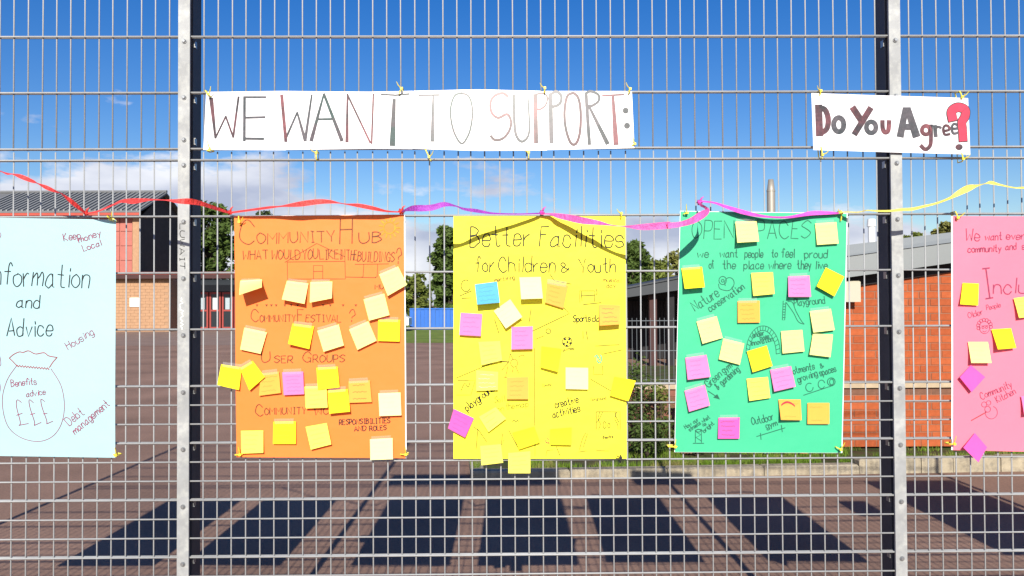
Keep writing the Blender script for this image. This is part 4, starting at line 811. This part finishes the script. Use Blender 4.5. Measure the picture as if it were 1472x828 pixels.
# on the pink poster
note('P1', [(110, 490), (217, 495), (212, 640), (93, 632)], 'yellow', 1.5, 'yellow note left of the word Inclusion on pink poster', corner='l', tape=False)
note('P1', [(447, 592), (570, 575), (600, 710), (483, 722)], 'lemon', 2, 'lemon note cut by the right edge of the picture', tape=False, corner='l')
note('P2', [(284, -28), (407, -36), (440, 88), (325, 97)], 'yellow', 4, 'bright yellow note beside the drawn curly haired face', tape=False, corner='l')
note('P2', [(137, 50), (262, 50), (285, 182), (158, 182)], 'cream', 3, 'cream note on the pink poster above the tilted magenta note', tape=False)
note('P2', [(155, 195), (245, 270), (160, 365), (85, 272)], 'magenta', 1.8, 'magenta note turned like a diamond at the left of pink poster', tape=False, writing=0)
note('P2', [(180, 620), (257, 710), (203, 805), (108, 712)], 'magenta', 2.2, 'magenta note turned like a diamond hanging off the bottom of pink poster', tape=False, writing=0)
note('P2', [(470, 390), (590, 380), (600, 500), (490, 510)], 'pink', 2, 'pink note at the right edge of the picture', tape=False)

# ------------------------------------------------ cable ties
def tie(px, py, label, ang=90, ln_=9, m=tie_m):
    c = F(px, py, -0.033); e = empty('cable_tie', c, label=label, cat='cable tie', group='cable ties holding papers to the fence')
    a = R(ang); d = Vector((math.cos(a), 0, math.sin(a))); L = ln_ / 404
    MB().tube([c - d * L, c - d * L * .4 + Vector((0, -.004, 0)), c + d * L * .4 + Vector((0, -.004, 0)), c + d * L, c + d * L + Vector((0, .03, 0)), c - d * L + Vector((0, .03, 0)), c - d * L], 0.0022, 6).build('strap', m, e)
    n_ = Vector((-d.z, 0, d.x)); h = c + d * L * .5
    MB().box(h.x - .004, h.x + .004, h.y - .009, h.y - .002, h.z - .004, h.z + .004).build('head', m, e)
    MB().tube([h, h + n_ * .012 + Vector((0, -.012, 0.004)), h + n_ * .018 + Vector((0, -.02, .012))], [.002, .0018, .001], 5).build('tail', m, e)
for a in [(298.5, 134, 'at the top left corner of the WE WANT banner', -50, 5), (576, 130, 'above the N and T of WE WANT', 60, 5), (300.5, 216, 'at the bottom left corner of the WE WANT banner', 10, 3), (455, 223, 'below the A of WANT', 88, 6),
          (615, 222, 'slanting below the gap between both long banners', -65, 9), (760, 222, 'below the U of SUPPORT', 90, 5), (783, 129, 'above the first P of SUPPORT', 85, 4), (905, 130, 'at the top right corner of the TO SUPPORT banner', 70, 4), (911, 208, 'at the lower right corner of the TO SUPPORT banner', 30, 3),
          (1179, 133, 'at the top left of the Do You Agree sign', 85, 4), (1181, 219, 'at the bottom left of the Do You Agree sign', -85, 8), (1381, 137, 'at the top right of the Do You Agree sign', -75, 6), (1383, 226, 'at the bottom right of the Do You Agree sign', -85, 6),
          (158, 314, 'at the top right corner of the cyan poster', -40, 5), (166, 654, 'at the bottom right corner of the cyan poster', -10, 3), (344, 316, 'at the top left corner of the orange poster', -80, 6), (343, 653.5, 'at the bottom left corner of the orange poster', 5, 5), (581, 653, 'at the bottom right corner of the orange poster', 0, 5),
          (893, 309, 'at the top right of the yellow poster', 85, 4), (986, 306.5, 'at the top left corner of the green poster', 20, 3), (1209, 310, 'at the top right corner of the green poster', 88, 7), (967, 642, 'at the lower left edge of the green poster', 0, 6), (1206, 645, 'at the bottom right corner of the green poster', -30, 4),
          (1375, 310, 'at the top left corner of the pink poster', -75, 6), (1369, 638, 'at the lower left edge of the pink poster', 5, 4)]:
    tie(a[0], a[1], 'yellow cable tie ' + a[2], a[3], a[4])
tie(892, 660, 'black cable tie at the bottom right corner of the yellow poster', 85, 5, tie_b)

# ------------------------------------------------ ribbons
REG.update(R1=(0, 230, 4.907), R2=(300, 270, 4.6), R3=(600, 270, 3.874), R4=(960, 240, 5.452), R5=(1200, 240, 5.412))
def ribbon(pts, m, label, L, peak=0.5, name='ribbon', end=0.036):
    """pts: (region, x, y, width); L = how far the wind lifts it off the fence between its two knots"""
    P = []
    for r, x, y, w in pts: ox, oy, s = REG[r]; P.append((ox + x / s, oy + y / s, max(w, 7) / s))
    P = smooth_line(P, 6); xa, xb = P[0][0], P[-1][0]; V = []
    e = empty('ribbon', F(P[0][0], P[0][1], -.025), label=label, cat='ribbon', group='ribbons tied along the fence')
    n = len(P); half = []
    for i, (x, y, w) in enumerate(P):
        t = i / (n - 1); t = t ** (math.log(.5) / math.log(peak)); lift = end + L * math.sin(math.pi * t)
        a, b = P[max(i - 1, 0)], P[min(i + 1, n - 1)]; tx, ty = b[0] - a[0], b[1] - a[1]; q = math.hypot(tx, ty) or 1
        nx, ny = -ty / q, tx / q; fold = math.sqrt(max(0, 0.019 ** 2 / 4 - min(w / 404 / 2, .0095) ** 2))
        for sg, k in ((1, 1), (0, 0), (-1, -1)):
            V.append(F(x + nx * w / 2 * sg, y + ny * w / 2 * sg, -(lift + fold * k * .8 - (0.0012 if k == 0 else 0))))
    Fc = [(3 * i + k, 3 * i + 3 + k, 3 * i + 4 + k, 3 * i + 1 + k) for i in range(n - 1) for k in (0, 1)]
    mb = MB(); mb.V, mb.F = V, Fc; mb.build('band', m, e, smooth=True); return e
def knot(px, py, m, e, r=.007):
    c = F(px, py, -.036); mb = MB()
    for k in range(3):
        a = k * 1.1; d = Vector((math.cos(a), 0, math.sin(a)))
        mb.tube([c - d * r, c + Vector((0, -r, 0)), c + d * r, c + Vector((0, r, 0)), c - d * r], r * .45, 6)
    mb.tube([c, c + Vector((.006, -.006, .014)), c + Vector((.014, -.008, .02))], [.004, .003, .001], 5)
    mb.build('knot', m, e, smooth=True)
e = ribbon([('R1', -330, -10, 20), ('R1', -150, 30, 24), ('R1', 0, 78, 6), ('R1', 50, 97, 14), ('R1', 90, 100, 8), ('R1', 150, 118, 30), ('R1', 230, 150, 22), ('R1', 265, 165, 6), ('R1', 330, 195, 28), ('R1', 400, 225, 14), ('R1', 430, 235, 6), ('R1', 500, 290, 30), ('R1', 560, 340, 25), ('R1', 608, 378, 12)], ribm['red'], 'red ribbon slanting down to its knot above the cyan poster', .15, .5); knot(124, 307, ribm['red'], e)
e = ribbon([('R1', 608, 378, 10), ('R1', 690, 362, 12), ('R1', 800, 315, 12), ('R1', 860, 290, 20), ('R1', 940, 290, 38), ('R1', 1060, 280, 14), ('R1', 1170, 283, 8), ('R1', 1250, 290, 30), ('R1', 1330, 292, 42), ('R1', 1400, 302, 34), ('R2', 0, 120, 26), ('R2', 60, 140, 22), ('R2', 140, 165, 14)], ribm['red'], 'red ribbon crossing the left post', .25, .55); knot(330.5, 305.5, ribm['red'], e)
e = ribbon([('R2', 140, 165, 12), ('R2', 250, 150, 14), ('R2', 400, 130, 16), ('R2', 480, 122, 10), ('R2', 600, 108, 34), ('R2', 720, 92, 34), ('R2', 800, 92, 24), ('R2', 860, 100, 8), ('R2', 910, 108, 8), ('R2', 1000, 118, 26), ('R2', 1100, 138, 24), ('R2', 1180, 155, 12), ('R2', 1275, 160, 8)], ribm['red'], 'red ribbon arching over the orange poster', .075); knot(577, 304, ribm['red'], e, .009)
e = ribbon([('R2', 1275, 158, 10), ('R2', 1300, 148, 16), ('R2', 1350, 136, 38), ('R2', 1420, 134, 42), ('R3', 0, 115, 34), ('R3', 80, 110, 34), ('R3', 150, 92, 26), ('R3', 215, 102, 8), ('R3', 260, 118, 14), ('R3', 330, 128, 20), ('R3', 420, 142, 10), ('R3', 560, 146, 8), ('R3', 690, 142, 8)], ribm['purple'], 'purple ribbon between the orange and yellow posters', .24, .42); knot(779, 305.5, ribm['magenta'], e)
e = ribbon([('R3', 690, 145, 8), ('R3', 740, 146, 10), ('R3', 780, 155, 26), ('R3', 850, 168, 36), ('R3', 920, 182, 38), ('R3', 1010, 195, 24), ('R3', 1080, 208, 6), ('R3', 1160, 215, 8), ('R3', 1260, 218, 34), ('R3', 1400, 208, 38), ('R4', 0, 460, 46), ('R4', 90, 450, 40), ('R4', 180, 425, 50), ('R4', 260, 380, 60), ('R4', 308, 345, 40), ('R4', 295, 318, 20), ('R4', 262, 300, 22), ('R4', 250, 278, 20)], ribm['pink'], 'bright pink ribbon from the yellow poster up to the green one', .21, .62); knot(1005.5, 291, ribm['magenta'], e, .008)
e = ribbon([('R4', 255, 268, 14), ('R4', 360, 280, 14), ('R4', 450, 310, 24), ('R4', 560, 345, 34), ('R4', 680, 375, 28), ('R4', 800, 392, 16), ('R4', 930, 395, 18), ('R4', 1040, 378, 24), ('R4', 1130, 362, 34), ('R4', 1250, 360, 26), ('R4', 1340, 362, 12)], ribm['magenta'], 'magenta ribbon lying along the top of the green poster', .012)
e = ribbon([('R4', 1340, 362, 10), ('R5', 85, 350, 8), ('R5', 180, 352, 8), ('R5', 250, 338, 8), ('R5', 330, 342, 14), ('R5', 430, 342, 16), ('R5', 520, 332, 22), ('R5', 600, 328, 24), ('R5', 700, 305, 18), ('R5', 800, 280, 16), ('R5', 900, 240, 20), ('R5', 960, 205, 40), ('R5', 1040, 165, 50), ('R5', 1110, 145, 16), ('R5', 1170, 130, 6), ('R5', 1215, 122, 26), ('R5', 1290, 140, 14), ('R5', 1400, 162, 10), ('R5', 1472, 162, 16), ('R5', 1700, 170, 30), ('R5', 1900, 220, 20)], ribm['yellow'], 'yellow ribbon rising to the right past the right post', .14, .5)

# ------------------------------------------------ scribble on the left post
class Bar:
    def pt(s, px, py, off=0): return F(px, py, -.0185 - off)
ik = Ink(Bar(), .0004); REG['Q'] = (0, 0, 1.0)
text(ik, 'LUWAIT', 258.5, 322, 258.5, 386, 7, .8); ik.build('graffiti', ink['grey'], post_l)
ik = Ink(Bar(), .0004)
ik.stroke([(261 + random.uniform(-3, 3), 428 + k * 2.4) for k in range(20)], 1.0); ik.build('graffiti', white_m, post_l)
